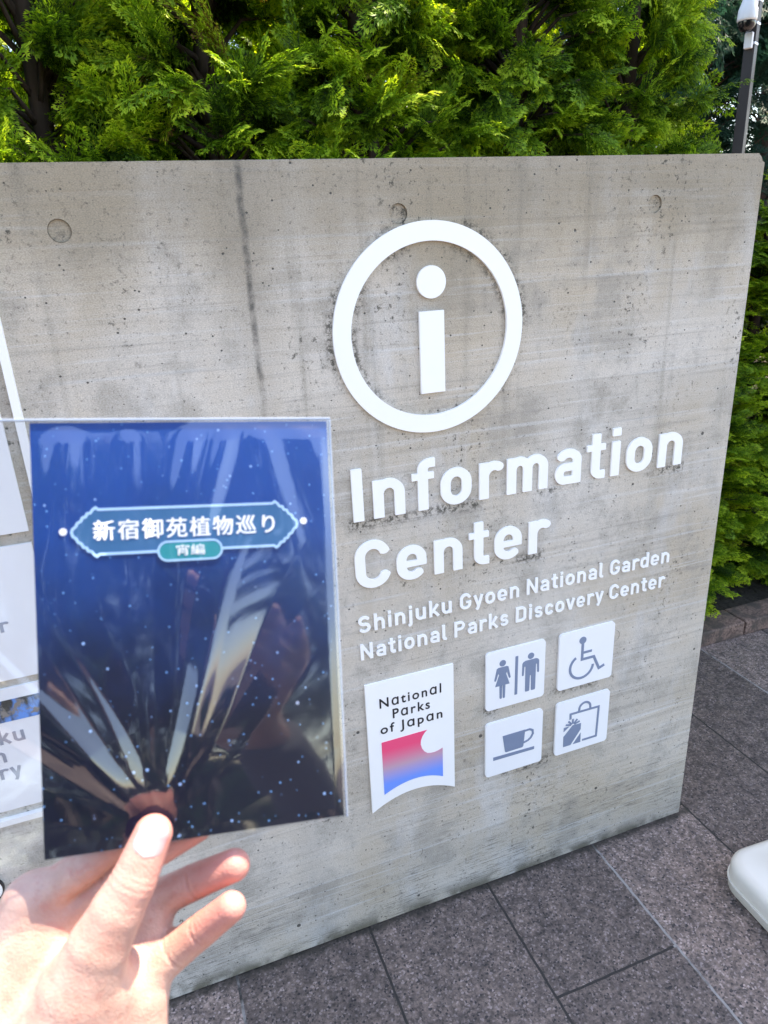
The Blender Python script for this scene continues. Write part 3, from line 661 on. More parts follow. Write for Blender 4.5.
def trunk_mesh(H, r0, limbs, seed):
    g = random.Random(seed); bm = bmesh.new(); pts, rad = [], []
    for i in range(11):
        t = i/10; pts.append((g.uniform(-.015, .015), g.uniform(-.015, .015), 0.02+t*H*0.97)); rad.append(r0*(1-0.85*t)+0.004)
    pts[0] = (0, 0, 0.02); rad[0] = r0*1.5
    tube(bm, pts, rad, 10)
    for b, mi, ti in limbs: tube(bm, [b, (b+mi)/2, mi, ti*0.75+mi*0.25], [0.009, 0.0075, 0.005, 0.0025], 5)
    return bm_mesh('trunk', bm, True)
KINDS = []
for s, (H, Rb, nb, per, sz) in enumerate(((2.75, 0.35, 290, 9, 0.150), (2.65, 0.33, 300, 9, 0.142), (2.8, 0.35, 200, 9, 0.165))):
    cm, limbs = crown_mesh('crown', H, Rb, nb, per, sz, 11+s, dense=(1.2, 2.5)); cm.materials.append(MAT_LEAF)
    tm = trunk_mesh(H, 0.05, limbs, s); tm.materials.append(MAT_BARK); KINDS.append((cm, tm))
for s, (H, Rb, nb, per, sz) in enumerate(((2.75, 0.36, 430, 8, 0.160),)):
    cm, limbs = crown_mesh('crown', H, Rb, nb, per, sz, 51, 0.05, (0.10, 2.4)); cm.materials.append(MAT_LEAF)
    tm = trunk_mesh(H, 0.05, limbs[::3], 5); tm.materials.append(MAT_BARK); KINDS.append((cm, tm))
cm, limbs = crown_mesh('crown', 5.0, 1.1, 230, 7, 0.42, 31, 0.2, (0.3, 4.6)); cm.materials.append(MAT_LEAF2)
tm = trunk_mesh(5.0, 0.12, limbs, 9); tm.materials.append(MAT_BARK); KINDS.append((cm, tm))
def tree(kind, x, y, rz, sc, label, group, name='cypress_tree', sz=None):
    t = empty(name, (x, y, 0.03), (0, 0, rz)); t.scale = (sc, sc, sz or sc); tag(t, label, 'tree', group)
    link('crown', KINDS[kind][0], None, t); link('trunk', KINDS[kind][1], None, t); return t
HG = 'clipped cypresses in the hedge behind the wall'
tree(0, -1.66, 1.02, 2.2, 1.0, 'bushy green cypress with bare dark trunk, leftmost above the wall', HG)
tree(2, -1.22, 1.08, 4.1, 0.95, 'sparse green cypress with dark gaps above the left tie hole', HG)
tree(2, -0.80, 1.05, 0.9, 0.95, 'open green cypress with dark gaps above the dark wall streak', HG)
tree(1, -0.40, 1.00, 1.1, 1.0, 'drooping bright green cypress rising behind the round emblem', HG)
tree(0, 0.06, 0.98, 5.0, 0.93, 'dense green cypress behind the wall just right of the emblem', HG)
tree(3, 0.43, 0.95, 3.0, 0.76, 'narrow yellow-green cypress behind the right end of the wall', HG, sz=1.0)
tree(3, 1.62, 0.98, 0.4, 1.0, 'yellow-green cypress right of the lamp post, at the right edge', HG)
for x, y, rz, sc, sz in ((0.74, 0.98, 2.0, 0.80, 0.47), (1.10, 1.0, 3.3, 0.85, 0.53), (2.1, 1.0, 2.6, 0.95, 0.95)):
    tree(3, x, y, rz, sc, 'low green cypress hanging over the kerb against the right end of the wall' if x < 0.9 else 'low green cypress of the hedge at the right edge, second out from the wall end' if sz < 0.9 else 'tall cypress of the hedge out beyond the right edge', HG, sz=sz)
tree(4, 0.98, 1.9, 1.0, 0.36, 'slim dark conifer in the gap left of the lamp post', None, 'conifer_tree', sz=1.12)
for k, x in enumerate((-1.9, -1.42, -0.98, -0.55, -0.12, 0.30)): tree(k % 2, x, 1.62+0.05*(k % 3), 0.7+1.9*k, 1.0, 'shaded cypress of the second row, glimpsed through the gaps in the hedge', 'second row of cypresses behind the hedge')
BG = 'dark conifers behind the hedge'
for i, (x, y, rz, sc) in enumerate(((-3.6, 5.2, 0.3, 1.0), (-1.9, 5.6, 2.0, 1.05), (-0.3, 5.3, 3.9, 1.0), (1.3, 5.7, 5.1, 1.1), (3.4, 7.4, 1.2, 1.15), (6.4, 7.6, 2.9, 1.5), (8.6, 8.2, 4.4, 1.8), (4.6, 8.6, 3.3, 1.6))):
    tree(4, x, y, rz, sc, 'dark blue-green conifer in the row seen through the hedge gaps', BG, 'conifer_tree')
for k in range(6): tree(4, -11.0+2.0*k, -10.5-0.5*(k % 3), k*1.7, 1.5+0.17*(k % 4), 'unseen dark conifer added behind the camera to darken the reflection in the sleeve', 'conifers added behind the camera', 'conifer_tree')  # unseen trees added behind the camera so the sleeve reflects something dark
tree(4, 3.35, 0.92, 0.7, 2.42, 'unseen tall dark conifer added out to the right to shade the paving', None, 'conifer_tree').scale[0:2] = (1.35, 0.88)  # added out of view to keep the sun off the paving
tree(4, 4.6, 0.62, 2.9, 2.8, 'second unseen tall conifer added farther out to the right for more shade', None, 'conifer_tree').scale[0:2] = (1.35, 0.82)  # another added tree, closing sun gaps the first one leaves
for k in range(7): tree(4, -4.2+0.75*k, -3.5-0.12*(k % 3), k*1.3, 0.5, 'unseen low dark shrub added behind the camera to darken the lower sleeve reflection', 'low shrubs added behind the camera', 'shrub', sz=0.22)  # unseen shrubs, added so the lower sleeve mirrors dark green
# ------------------------------------------------------------------ lamp post with security camera
MAT_POLE = simple('brown_painted_steel', (0.020, 0.015, 0.014), 0.55, 0.15, 6)
MAT_STEEL = simple('steel_band', (0.55, 0.57, 0.60), 0.3, 0.05, 20, Metallic=0.7)
MAT_CAMW = simple('white_plastic', (0.78, 0.78, 0.78), 0.35, 0.03)
MAT_DOME = simple('smoked_dome', (0.01, 0.01, 0.012), 0.08, 0.0)
post = empty('lamp_post', (4.905, 5, 0), (0, 0, R(28))); tag(post, 'dark brown square lamp post beyond the hedge at upper right', 'lamp post')
bm = bmesh.new(); bm_box(bm, (-0.048, -0.048, 0), (0.048, 0.048, 4.2), 0.006); link('pole', bm_mesh('pole', bm), MAT_POLE, post)
for z in (2.945, 3.105, 3.285):
    bm = bmesh.new(); bm_box(bm, (-0.0505, -0.0505, z-0.011), (0.0505, 0.0505, z+0.011), 0.004); link('strap', bm_mesh('strap', bm), MAT_STEEL, post)
bm = bmesh.new(); bm_box(bm, (-0.16, -0.16, 4.15), (0.16, 0.16, 4.5), 0.03); link('lantern', bm_mesh('lantern', bm), MAT_POLE, post)
bm = bmesh.new(); bm_box(bm, (-0.10, -0.035, 2.90), (-0.052, 0.035, 3.03), 0.008); link('junction_box', bm_mesh('junction_box', bm), MAT_CAMW, post)
sc_ = empty('security_camera', (4.905, 5, 3.1), (0, 0, R(28))); tag(sc_, 'white dome security camera strapped to the lamp post', 'camera')
def lathe(prof, n=24):
    V = [(r*math.cos(2*math.pi*k/n), r*math.sin(2*math.pi*k/n), z) for r, z in prof for k in range(n)]
    F = [(i*n+k, i*n+(k+1) % n, (i+1)*n+(k+1) % n, (i+1)*n+k) for i in range(len(prof)-1) for k in range(n)]
    return mesh_np('lathe', V, F, True)
link('housing', lathe([(0.001, 0.36), (0.03, 0.355), (0.034, 0.22), (0.055, 0.17), (0.082, 0.09), (0.086, 0.02), (0.084, 0.0), (0.001, 0.0)]), MAT_CAMW, sc_, (-0.19, 0, 0.0))
link('dome', lathe([(0.076, 0.002), (0.076, -0.02), (0.070, -0.045), (0.055, -0.066), (0.030, -0.080), (0.001, -0.084)]), MAT_DOME, sc_, (-0.19, 0, 0.0))
bm = bmesh.new(); bm_box(bm, (-0.19, -0.022, 0.30), (-0.052, 0.022, 0.35), 0.006); bm_box(bm, (-0.075, -0.04, 0.14), (-0.052, 0.04, 0.38), 0.004); link('bracket', bm_mesh('bracket', bm), MAT_CAMW, sc_)

# ------------------------------------------------------------------ white stand base at the right
MAT_BASE = simple('white_moulded_plastic', (0.74, 0.69, 0.60), 0.42, 0.04, 8, 0.15)
st = empty('sign_stand', (0.132, -0.472, 0), (0, 0, R(-3))); tag(st, 'white moulded plastic stand base on the paving at the right edge', 'stand')
bm = bmesh.new()
def ring_at(x0, y0, x1, y1, r, z): return [bm.verts.new((a, b, z)) for a, b in rrect(x0, y0, x1, y1, r, 9)]
L = [ring_at(-0.205, -0.265, 0.205, 0.265, 0.05, 0.003), ring_at(-0.214, -0.274, 0.214, 0.274, 0.058, 0.010), ring_at(-0.214, -0.274, 0.214, 0.274, 0.058, 0.062),
     ring_at(-0.211, -0.271, 0.211, 0.271, 0.056, 0.072), ring_at(-0.203, -0.263, 0.203, 0.263, 0.050, 0.079), ring_at(-0.192, -0.252, 0.192, 0.252, 0.042, 0.081),
     ring_at(-0.155, -0.215, 0.155, 0.215, 0.03, 0.0825), ring_at(-0.150, -0.210, 0.150, 0.210, 0.03, 0.0865), ring_at(-0.05, -0.05, 0.05, 0.05, 0.049, 0.115), ring_at(-0.03, -0.03, 0.03, 0.03, 0.0295, 0.118)]
for a, b in zip(L, L[1:]):
    for k in range(len(a)): bm.faces.new((a[k], a[(k+1) % len(a)], b[(k+1) % len(a)], b[k]))
bm.faces.new(L[0][::-1]); bm.faces.new(L[-1]); link('base', bm_mesh('base', bm, True), MAT_BASE, st)
bm = bmesh.new(); bm_strip(bm, [(a, b) for a, b in rrect(-0.2155, -0.2755, 0.2155, 0.2755, 0.059, 9)], 0.004, 0.0, 0.003, True)
me = bm_mesh('moulding_line', bm); me.transform(Matrix(((1, 0, 0, 0), (0, 0, 1, 0), (0, 1, 0, 0.031), (0, 0, 0, 1)))); link('moulding_line', me, MAT_BASE, st)
bm = bmesh.new(); tube(bm, [(0, 0, 0.117), (0, 0, 0.6), (0, 0, 1.0)], [0.016, 0.016, 0.016], 16); link('pole', bm_mesh('pole', bm, True), MAT_STEEL, st)

# ------------------------------------------------------------------ the starry pouch
PC = Vector((-1.1214445, -0.7420656, 1.2068885))
ex = Vector((0.98964182, -0.10346993, -0.09951400)); ey = Vector((0.13029020, 0.35629474, 0.92524512)); ez = ex.cross(ey)
pouch = empty('souvenir_pouch')
pouch.matrix_world = Matrix(((ex.x, ey.x, ez.x, PC.x), (ex.y, ey.y, ez.y, PC.y), (ex.z, ey.z, ez.z, PC.z), (0, 0, 0, 1)))
tag(pouch, 'dark blue starry card in a crinkled clear plastic sleeve, held up by the hand', 'souvenir card')
CW, CH = 0.0736, 0.1058
def starry():
    m = M('starry_print_with_reflection'); o = m.obj(); X, Y, Z = m.sep(o)
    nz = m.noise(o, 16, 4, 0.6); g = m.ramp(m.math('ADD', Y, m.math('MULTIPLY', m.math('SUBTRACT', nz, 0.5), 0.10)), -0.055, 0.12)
    c = m.mix(g, (0.002, 0.003, 0.016), (0.005, 0.062, 0.30))  # printed gradient, its top made bluer to stand in for reflected sky
    def stars(sc, thr, size, col, c):
        v = m.voro(m.scaled(o, (1, 1, 0)), sc); r = m.n('ShaderNodeTexWhiteNoise'); m.put(r.inputs['Vector'], v.outputs['Position'])
        rad = m.math('MULTIPLY', m.ramp(r.outputs['Value'], thr, 1.0), size)
        return m.mix(m.ramp(m.math('SUBTRACT', rad, v.outputs['Distance']), 0.0, size*0.5), c, col)
    c = stars(330, 0.45, 0.22, (0.12, 0.30, 0.62), c); c = stars(160, 0.60, 0.17, (0.25, 0.42, 0.75), c); c = stars(60, 0.72, 0.10, (0.55, 0.65, 0.9), c)
    return m.done(m.bsdf(c, 0.32, None, Specular_IOR_Level=0.5))
NX, NY = 30, 40
def sheet(x0, x1, y0, y1, nx, ny, fz, smooth=True, th=None):
    gx, gy = np.meshgrid(np.linspace(x0, x1, nx), np.linspace(y0, y1, ny)); z = fz(gx, gy)
    V = np.stack([gx, gy, z], -1).reshape(-1, 3); idx = np.arange(nx*ny).reshape(ny, nx)
    F = np.stack([idx[:-1, :-1], idx[:-1, 1:], idx[1:, 1:], idx[1:, :-1]], -1).reshape(-1, 4)
    if th:
        n0 = len(V); V = np.concatenate([V, V-np.array((0, 0, th))]); F2 = F[:, ::-1]+n0
        rim = np.concatenate([idx[0, :], idx[1:, -1], idx[-1, -2::-1], idx[-2:0:-1, 0]]); r2 = np.roll(rim, -1)
        F = np.concatenate([F, F2, np.stack([r2, rim, rim+n0, r2+n0], -1)])
    return mesh_np('sheet', V, F, smooth)
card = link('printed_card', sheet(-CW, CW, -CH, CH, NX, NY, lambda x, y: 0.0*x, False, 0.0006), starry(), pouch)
# title badge printed on the card
MAT_BADGE = simple('badge_blue_ink', (0.028, 0.12, 0.27), 0.35, 0.1, 60); MAT_LINE = simple('pale_blue_ink', (0.36, 0.56, 0.80), 0.4, 0.03); MAT_TEAL = simple('teal_ink', (0.010, 0.24, 0.28), 0.35, 0.1, 60)
MAT_STARW = simple('white_ink', (0.85, 0.87, 0.9), 0.4, 0.02)
flat = Matrix.Rotation(R(90), 4, 'X')      # wall-plane builders stand in x, z with the viewer at -y: turn y to -z, z to y
def onto_card(nm, fn, mat, z):
    bm = bmesh.new(); fn(bm); me = bm_mesh(nm, bm)
    me.transform(Matrix(((1, 0, 0, 0), (0, 0, 1, 0), (0, -1, 0, z), (0, 0, 0, 1)))); return link(nm, me, mat, pouch)
def badge_pts():
    r_ = [(0.0425, 0.0622), (0.0438, 0.0632), (0.0452, 0.0622), (0.0462, 0.0606), (0.0478, 0.0604), (0.0484, 0.0588), (0.0500, 0.0584), (0.0508, 0.0566), (0.0524, 0.0558), (0.0532, 0.0540), (0.0548, 0.0528), (0.0552, 0.0512)]
    lo = [(a, 0.1022-b) for a, b in r_[::-1]]
    rt = r_ + lo[1:]
    lt = [(-a-0.001, b) for a, b in rt[::-1]]
    return rt + lt
onto_card('title_badge', lambda b: bm_prism(b, badge_pts(), 0, -0.0002), MAT_BADGE, 0.0002)
onto_card('badge_outline', lambda b: bm_strip(b, badge_pts(), 0.0013, 0, -0.0002, True), MAT_LINE, 0.00035)
onto_card('subtitle_badge', lambda b: bm_prism(b, rrect(-0.0157, 0.0350, 0.0157, 0.0446, 0.0047, 8), 0, -0.0002), MAT_TEAL, 0.0005)
onto_card('subtitle_outline', lambda b: bm_strip(b, rrect(-0.0157, 0.0350, 0.0157, 0.0446, 0.0047, 8), 0.0010, 0, -0.0002, True), MAT_LINE, 0.00065)
for a, b in ((-0.0601, 0.0518), (0.0587, 0.0524)): onto_card('star_dot', lambda bm, a=a, b=b: bm_prism(bm, circ(a, b, 0.0018, 20), 0, -0.0002), MAT_STARW, 0.0003)
def card_text(s, x0, x1, y0, y1, z, bold, sp=1.0):
    Vv, Ff = text_parts(s, 0.0, sp, 0.02); a, b = Vv[:, 0].min(), Vv[:, 0].max(); c0, c1 = Vv[:, 1].min(), Vv[:, 1].max(); zz = (Vv[:, 2]-Vv[:, 2].min())/max(1e-9, np.ptp(Vv[:, 2]))
    W, FF = [], []
    for k, (dx, dy) in enumerate(((0, 0), (bold, 0), (0, bold*0.6), (bold, bold*0.6))):
        FF += [tuple(i+k*len(Vv) for i in f) for f in Ff]
        W.append(np.stack([x0+dx+(Vv[:, 0]-a)/(b-a)*(x1-x0), y0+dy+(Vv[:, 1]-c0)/(c1-c0)*(y1-y0), z+k*0.00003+zz*0.0002], 1))
    me = bpy.data.meshes.new('title_lettering'); me.from_pydata(np.concatenate(W).tolist(), [], FF); me.update(); link('title_lettering', me, MAT_STARW, pouch)
card_text('\u65b0\u5bbf\u5fa1\u82d1\u690d\u7269\u5de1\u308a', -0.0462, 0.0430, 0.0466, 0.0566, 0.00045, 0.00036, 1.16)
card_text('\u5bb5\u7de8', -0.0070, 0.0070, 0.0373, 0.0428, 0.00075, 0.00008)
# clear sleeve, creased from the pinch of the thumb
PX, PY = -0.0226, -0.0985
RIDGES = [(125, 4.0, 5.2, 0.26), (135, 3.2, 4.0, 0.22), (151, 7.0, 2.4, 0.10), (109, 3.0, 1.6, 0.16), (93, 2.0, 2.6, 0.055), (70, 3.2, 4.8, 0.13), (61, 3.6, 2.4, 0.06), (80, 3.4, 1.6, 0.20), (40, 6.0, 0.9, 0.16)]
def film_z(x, y, off=0.0011):
    dx, dy = x-PX, y-PY; r = np.hypot(dx, dy); th = np.degrees(np.arctan2(dy, dx))+2.0*np.sin(r*30+1.0)
    h = 0*x
    for a, wd, am, ln in RIDGES:
        prof = np.clip((r-0.010)/0.04, 0, 1)*np.exp(-(r/ln)**4); q = (th-a)/(wd*(0.75+0.03/np.maximum(r, 0.02))); q = np.where(q > 0, q, q*0.5); h += am*0.001*np.clip(1.12-np.sqrt(0.012+(q/1.7)**2), 0, 1)*prof
    # slack folds hanging from the top seam
    for cx, wd, am, ln, sl in ((-0.058, 0.008, 1.8, 0.075, 0.10), (-0.028, 0.006, 1.0, 0.06, 0.05), (0.004, 0.0055, 1.8, 0.045, 0.22), (0.022, 0.005, 1.5, 0.055, 0.30), (0.037, 0.007, 1.9, 0.05, -0.25), (0.060, 0.012, 2.4, 0.09, -0.42)):
        t = 0.104-y; h += am*0.001*np.exp(-((x-cx+sl*t)/(wd*(1+t*4)))**2)*np.exp(-(np.clip(t, 0, 1)/ln)**2)*np.clip(t/0.008, 0, 1)
    off = off*(1-0.75*np.exp(-(r/0.02)**2))
    h += 0.0003*np.sin(x*58+y*31)*np.sin(y*40-x*18+0.7)+0.0006*np.sin(x*25-0.4)
    edge = np.clip(np.minimum(np.minimum(x+0.106, 0.0754-x), np.minimum(y+0.1066, 0.1075-y))/0.006, 0, 1)
    return off+np.maximum(h, -0.0006)*edge
def film_mat():
    m = M('clear_plastic_film')
    tr = m.n('ShaderNodeBsdfTransparent'); tr.inputs['Color'].default_value = (0.95, 0.96, 0.98, 1)
    gl = m.n('ShaderNodeBsdfGlossy'); gl.inputs['Roughness'].default_value = 0.045; gl.inputs['Color'].default_value = (1, 1, 1, 1)
    fr = m.n('ShaderNodeFresnel'); fr.inputs['IOR'].default_value = 1.5
    f = m.math('MINIMUM', m.math('MULTIPLY', fr.outputs[0], 2.1), 0.34)
    mx = m.n('ShaderNodeMixShader'); m.t.links.new(f, mx.inputs[0]); m.t.links.new(tr.outputs[0], mx.inputs[1]); m.t.links.new(gl.outputs[0], mx.inputs[2])
    df = m.n('ShaderNodeBsdfDiffuse'); df.inputs['Color'].default_value = (0.8, 0.85, 0.95, 1)
    m2 = m.n('ShaderNodeMixShader'); m2.inputs[0].default_value = 0.006; m.t.links.new(mx.outputs[0], m2.inputs[1]); m.t.links.new(df.outputs[0], m2.inputs[2])
    return m.done(m2.outputs[0])
MAT_FILM = film_mat()
link('front_film', sheet(-0.106, 0.0754, -0.1066, 0.1075, 230, 270, film_z), MAT_FILM, pouch)
link('back_film', sheet(-0.106, 0.0754, -0.1066, 0.1075, 40, 50, lambda x, y: -0.0012+0.0004*np.sin(x*60+y*35)), MAT_FILM, pouch)
MAT_SEAM = simple('heat_seal', (0.28, 0.34, 0.44), 0.25, 0.03)
for (a, b, c_, d) in ((-0.106, 0.0754, 0.1066, 0.1077), (0.0748, 0.0756, -0.1066, 0.1066)):
    bm = bmesh.new(); bm_box(bm, (a, c_, -0.0014), (b, d, 0.0012), 0.0003); link('seam', bm_mesh('seam', bm), MAT_SEAM, pouch)

# ------------------------------------------------------------------ the hand
def px(x, y, d): return CAM+d*(cf+(x-384)/FPX*cr-(y-512)/FPX*cu)
nz_ = np.array(ez)
def bagd(x, y):
    dr = cf+(x-384)/FPX*cr-(y-512)/FPX*cu; return float(((np.array(PC)-CAM)@nz_)/(dr@nz_))
def behind(x, y, off): return px(x, y, bagd(x, y)+off)
mm = 0.001
thumb = [(px(153, 834, bagd(153, 834)-0.0103), 9.2*mm), (px(133, 882, 0.338), 11.0*mm), (px(117, 911, 0.3365), 12.4*mm), (px(99, 946, 0.336), 14.6*mm), (px(80, 990, 0.338), 19*mm), (px(62, 1040, 0.340), 24*mm)]
index = [(behind(158, 806, .013), 7.4*mm), (behind(122, 838, .0135), 8.2*mm), (behind(82, 868, .014), 9.2*mm), (px(40, 897, 0.362), 10.5*mm)]
middle = [(behind(198, 827, .013), 7.4*mm), (behind(158, 850, .016), 8.2*mm), (behind(112, 880, .020), 9.2*mm), (px(66, 915, 0.366), 11*mm)]
ring = [(px(234, 865, 0.372), 8.3*mm), (px(196, 881, 0.378), 9.0*mm), (px(158, 899, 0.381), 9.8*mm), (px(100, 938, 0.372), 11*mm)]
pinky = [(px(231, 907, 0.360), 7.5*mm), (px(202, 930, 0.366), 8.4*mm), (px(176, 950, 0.369), 9.4*mm), (px(134, 985, 0.366), 11.5*mm)]
wr1, wr2 = px(45, 1105, 0.350), px(95, 1125, 0.362)
fdir = -0.30*cr-0.80*cu-0.42*cf; fdir /= np.linalg.norm(fdir)
fa_end = (wr1+wr2)/2+fdir*0.11
palm = [((wr1, 20*mm), (index[3][0], 12*mm)), ((px(66, 1110, .353), 21*mm), (middle[3][0], 12.5*mm)), ((px(80, 1118, .358), 20*mm), (ring[3][0], 12.5*mm)), ((wr2, 19*mm), (pinky[3][0], 12.5*mm)),
        ((px(-15, 1035, .345), 17*mm), (px(26, 905, .360), 11*mm)), ((px(60, 1060, .342), 24*mm), (px(95, 990, .350), 19*mm)), ((px(128, 1090, .362), 19*mm), (px(140, 1000, .364), 13*mm)),
        ((px(156, 916, .377), 8.5*mm), (px(142, 966, .371), 11*mm)), (((wr1+wr2)/2, 25*mm), (fa_end, 31*mm))]
def seg(P, a, ra, b, rb):
    ab = b-a; t = np.clip(((P-a)@ab)/(ab@ab), 0, 1); return np.linalg.norm(P-a-t[..., None]*ab, axis=-1)-(ra+(rb-ra)*t)
def smin(a, b, k):
    h = np.clip(0.5+0.5*(b-a)/k, 0, 1); return b*(1-h)+a*h-k*h*(1-h)
def hand_field(P):
    pal = None
    for (a, ra), (b, rb) in palm:
        d = seg(P, a, ra, b, rb); pal = d if pal is None else smin(pal, d, 0.010)
    tot = pal
    for ch, kj in ((thumb, 0.010), (index, 0.006), (middle, 0.006), (ring, 0.006), (pinky, 0.006)):
        d = None
        for (a, ra), (b, rb) in zip(ch, ch[1:]):
            e = seg(P, a, ra, b, rb); d = e if d is None else smin(d, e, 0.0012 if ch is thumb else 0.0025)
        # pads swell between the joints; creases sit on them
        for i in (1, 2):
            c, rr = ch[i]; ax = ch[i-1][0]-ch[i+1][0]; ax = ax/np.linalg.norm(ax)
            dist = np.linalg.norm(P-c, axis=-1); tt = (P-c)@ax
            near = np.exp(-(dist/(rr*1.7))**4)
            if ch is thumb: d = d+near*(0.0008*np.exp(-(tt/0.0008)**2)+0.0006*np.exp(-((tt-0.003)/0.0007)**2)+0.0004*np.exp(-((tt+0.0032)/0.0007)**2)+0.0003*np.exp(-((tt-0.006)/0.0006)**2)+0.0003*np.exp(-((tt+0.0062)/0.0006)**2)) if i == 1 else d
            else: d = d+near*(0.0013*np.exp(-(tt/0.0009)**2)+0.0007*np.exp(-((tt-0.0028)/0.0008)**2)+0.0004*np.exp(-((tt+0.0026)/0.0008)**2))
        tot = smin(tot, smin(d, pal, kj), 0.0012)
    return tot
def surface_nets(fn, lo, hi, h):
    n = np.ceil((hi-lo)/h).astype(int)+1
    ax = [lo[i]+h*np.arange(n[i]) for i in range(3)]; D = np.empty(n, np.float32)
    for i in range(0, n[0], 16):
        P = np.stack(np.meshgrid(ax[0][i:i+16], ax[1], ax[2], indexing='ij'), -1); D[i:i+16] = fn(P)
    s = D < 0
    c = [s[i:n[0]-1+i, j:n[1]-1+j, k:n[2]-1+k] for i in (0, 1) for j in (0, 1) for k in (0, 1)]
    anyv = np.logical_or.reduce(c) & ~np.logical_and.reduce(c)
    cell = np.argwhere(anyv); idx = -np.ones(anyv.shape, np.int64); idx[anyv] = np.arange(len(cell))
    acc = np.zeros((len(cell), 3)); cnt = np.zeros(len(cell))
    cor = [np.array((i, j, k)) for i in (0, 1) for j in (0, 1) for k in (0, 1)]
    for a in range(8):
        for b in range(a+1, 8):
            if np.abs(cor[a]-cor[b]).sum() != 1: continue
            da = D[tuple((cell+cor[a]).T)].astype(float); db = D[tuple((cell+cor[b]).T)].astype(float); x = (da < 0) != (db < 0)
            t = np.where(x, da/np.where(x, da-db, 1), 0)
            acc += x[:, None]*(cor[a]+t[:, None]*(cor[b]-cor[a])); cnt += x
    V = lo+h*(cell+acc/cnt[:, None]); F = []
    for d in range(3):
        e1, e2 = [(1, 2), (2, 0), (0, 1)][d]
        A = np.take(s, range(n[d]-1), d); B = np.take(s, range(1, n[d]), d)
        for flip, msk in ((False, A & ~B), (True, ~A & B)):
            q = np.argwhere(msk); ok = (q[:, e1] > 0) & (q[:, e2] > 0) & (q[:, e1] < n[e1]-1) & (q[:, e2] < n[e2]-1); q = q[ok]
            def I(o1, o2):
                r_ = q.copy(); r_[:, e1] -= o1; r_[:, e2] -= o2; return idx[tuple(r_.T)]
            f = np.stack([I(1, 1), I(0, 1), I(0, 0), I(1, 0)], -1); F.append(f[:, ::-1] if flip else f)
    F = np.concatenate(F); return V, F[(F >= 0).all(1)]
allp = [p for ch in (thumb, index, middle, ring, pinky) for p in ch]+[q for s_ in palm for q in s_]
lo = np.min([p-r_ for p, r_ in allp], 0)-0.004; hi = np.max([p+r_ for p, r_ in allp], 0)+0.004
HV, HF = surface_nets(hand_field, lo, hi, 0.00125)
tips = np.array([ch[0][0] for ch in (thumb, index, middle, ring, pinky)])
red = np.exp(-(np.min(np.linalg.norm(HV[:, None]-tips[None], axis=-1), 1)/0.03)**2)
def skin():
    m = M('skin'); o = m.obj(); t = m.n('ShaderNodeAttribute', attribute_name='redness').outputs['Fac']
    c = m.mix(m.ramp(m.noise(o, 60, 5, 0.6), 0.25, 0.75), (0.45, 0.26, 0.21), (0.57, 0.37, 0.305)); c = m.mix(m.math('MULTIPLY', t, 0.85), c, (0.53, 0.20, 0.17))
    c = m.mix(m.math('MULTIPLY', m.ramp(m.noise(o, 170, 3), 0.5, 0.7), 0.4), c, (0.48, 0.20, 0.165))
    h = m.math('ADD', m.voro(m.scaled(o, (1, 1, 1)), 900).outputs['Distance'], m.math('MULTIPLY', m.noise(o, 380, 4, 0.6), 1.4))
    return m.done(m.bsdf(c, 0.48, m.bump(h, 0.32, 0.0007), Subsurface_Weight=0.2, Subsurface_Radius=(1.0, 0.35, 0.2), Subsurface_Scale=0.006, Specular_IOR_Level=0.4))
hand = link('person', mesh_np('person', HV, HF, True, {'redness': red}), skin())
tag(hand, 'bare left hand of a person, thumb in front, gripping the starry blue pouch', 'person')
# thumbnail
a_, b_ = thumb[0][0], thumb[1][0]; ax = (a_-b_)/np.linalg.norm(a_-b_); vd = CAM-a_; vd -= ax*(vd@ax); vd /= np.linalg.norm(vd); sd_ = np.cross(ax, vd)
V = []; NU, NV = 17, 21
for j in range(NV):
    v = j/(NV-1); s_ = -0.0085+v*0.0160
    for i in range(NU):
        u = -1+2*i/(NU-1); cut_ = math.sqrt(max(0, 1-max(0, abs(v-0.5)*2-0.35)**2/0.65**2))*0.9+0.1
        ph = u*R(56)*cut_; rr = 9.2*mm+0.0006*(1-abs(u)**6)*(0.4+0.6*v)-0.0004*(abs(u)**6)
        c = a_+ax*s_; k = max(0.0, s_-0.001); rad = rr*math.sqrt(max(0.15, 1-(k/0.0105)**2)) if s_ > 0 else rr+(11.0-9.2)*mm*(-s_)/np.linalg.norm(a_-b_)
        V.append(c+vd*rad*math.cos(ph)+sd_*rad*math.sin(ph))
F = [(j*NU+i, j*NU+i+1, (j+1)*NU+i+1, (j+1)*NU+i) for j in range(NV-1) for i in range(NU-1)]
vv = np.repeat(np.linspace(0, 1, NV), NU)
m = M('nail'); t = m.n('ShaderNodeAttribute', attribute_name='along').outputs['Fac']
c = m.mix(m.ramp(t, 0.86, 0.9), (0.55, 0.335, 0.345), (0.74, 0.64, 0.60)); c = m.mix(m.ramp(t, 0.26, 0.05, 0.0, 0.5), c, (0.62, 0.43, 0.40))
MAT_NAIL = m.done(m.bsdf(c, 0.3, None, Subsurface_Weight=0.2, Subsurface_Scale=0.003))
link('thumbnail', mesh_np('thumbnail', V, F, True, {'along': vv}), MAT_NAIL, hand)
# sleeve on the forearm
bm = bmesh.new(); a0 = (wr1+wr2)/2+fdir*0.075
tube(bm, [a0, a0+fdir*0.004, a0+fdir*0.03, a0+fdir*0.12, a0+fdir*0.24], [0.036, 0.040, 0.041, 0.047, 0.055], 28)
link('sleeve', bm_mesh('sleeve', bm, True), simple('grey_cotton', (0.10, 0.11, 0.13), 0.9, 0.15, 80, 0.4), hand)

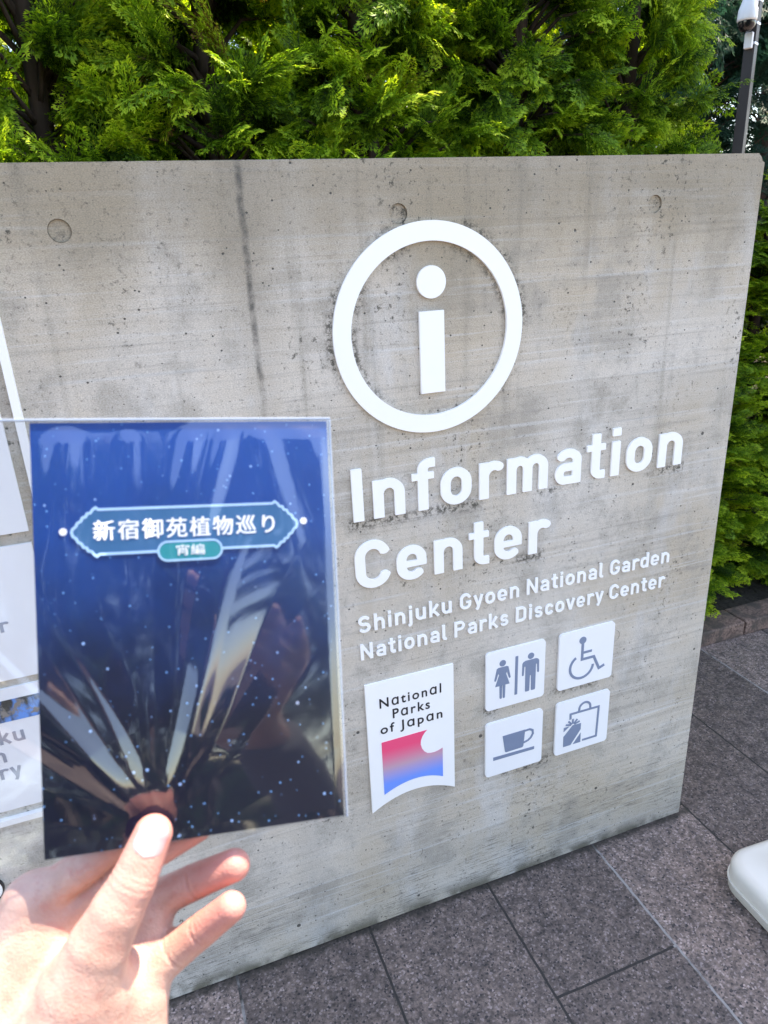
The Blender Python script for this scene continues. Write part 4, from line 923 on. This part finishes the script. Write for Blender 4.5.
# the other hand, holding the phone that takes the picture: it is mirrored in the sleeve
def cp(x, y, z): return CAM+x*cr+y*cu+z*cf
phone = empty('phone')
phone.matrix_world = Matrix(((cr[0], cu[0], -cf[0], CAM[0]), (cr[1], cu[1], -cf[1], CAM[1]), (cr[2], cu[2], -cf[2], CAM[2]), (0, 0, 0, 1)))
tag(phone, 'dark phone held upright to take the picture, mirrored in the sleeve', 'phone')
MAT_PHONE = simple('dark_phone_glass', (0.015, 0.015, 0.02), 0.25, 0.05)
bm = bmesh.new(); bm_box(bm, (-0.020, -0.142, 0.012), (0.056, 0.020, 0.020), 0.003); link('body', bm_mesh('body', bm), MAT_PHONE, phone)
bm = bmesh.new(); bm_box(bm, (-0.014, -0.045, 0.0102), (0.016, 0.014, 0.0125), 0.001); link('camera_bump', bm_mesh('camera_bump', bm), MAT_PHONE, phone)
RH = []
for k, y in enumerate((-0.066, -0.086, -0.106, -0.123)):
    ln = (0.0, 0.004, 0.001, -0.008)[k]
    RH.append([(cp(-0.004-ln, y+0.016, -0.001), 7.4*mm), (cp(0.020-ln, y+0.010, 0.001), 8.2*mm), (cp(0.046, y+0.001, -0.001), 9.2*mm), (cp(0.074, y-0.016, -0.020), 11*mm)])
rw = cp(0.085, -0.185, -0.060)
RP = [((RH[k][3][0], 12*mm), (rw+cu*0.006*(1.5-k), 20*mm)) for k in range(4)]+[((rw, 25*mm), (rw+0.05*cr-0.10*cu-0.06*cf, 30*mm))]
RT = [(cp(0.030, -0.085, -0.029), 9*mm), (cp(0.050, -0.100, -0.034), 10.5*mm), (cp(0.078, -0.135, -0.042), 14*mm), (rw, 20*mm)]
def right_field(P):
    pal = None
    for (a, ra), (b, rb) in RP:
        d = seg(P, a, ra, b, rb); pal = d if pal is None else smin(pal, d, 0.010)
    tot = pal
    for ch in RH+[RT]:
        d = None
        for (a, ra), (b, rb) in zip(ch, ch[1:]):
            e = seg(P, a, ra, b, rb); d = e if d is None else smin(d, e, 0.0025)
        tot = smin(tot, smin(d, pal, 0.006), 0.0012)
    return tot
rp = [p for ch in RH+[RT] for p in ch]+[q for s_ in RP for q in s_]
V2, F2 = surface_nets(right_field, np.min([p-r_ for p, r_ in rp], 0)-0.005, np.max([p+r_ for p, r_ in rp], 0)+0.005, 0.0022)
link('right_hand', mesh_np('right_hand', V2, F2, True, {'redness': np.zeros(len(V2))}), hand.data.materials[0], hand)
bm = bmesh.new(); q0 = rw+(0.05*cr-0.10*cu-0.06*cf)*0.6; qd = (0.05*cr-0.10*cu-0.06*cf); qd /= np.linalg.norm(qd)
tube(bm, [q0, q0+qd*0.004, q0+qd*0.03, q0+qd*0.12, q0+qd*0.24], [0.035, 0.039, 0.041, 0.047, 0.055], 28)
link('sleeve', bm_mesh('sleeve', bm, True), bpy.data.materials['grey_cotton'], hand)
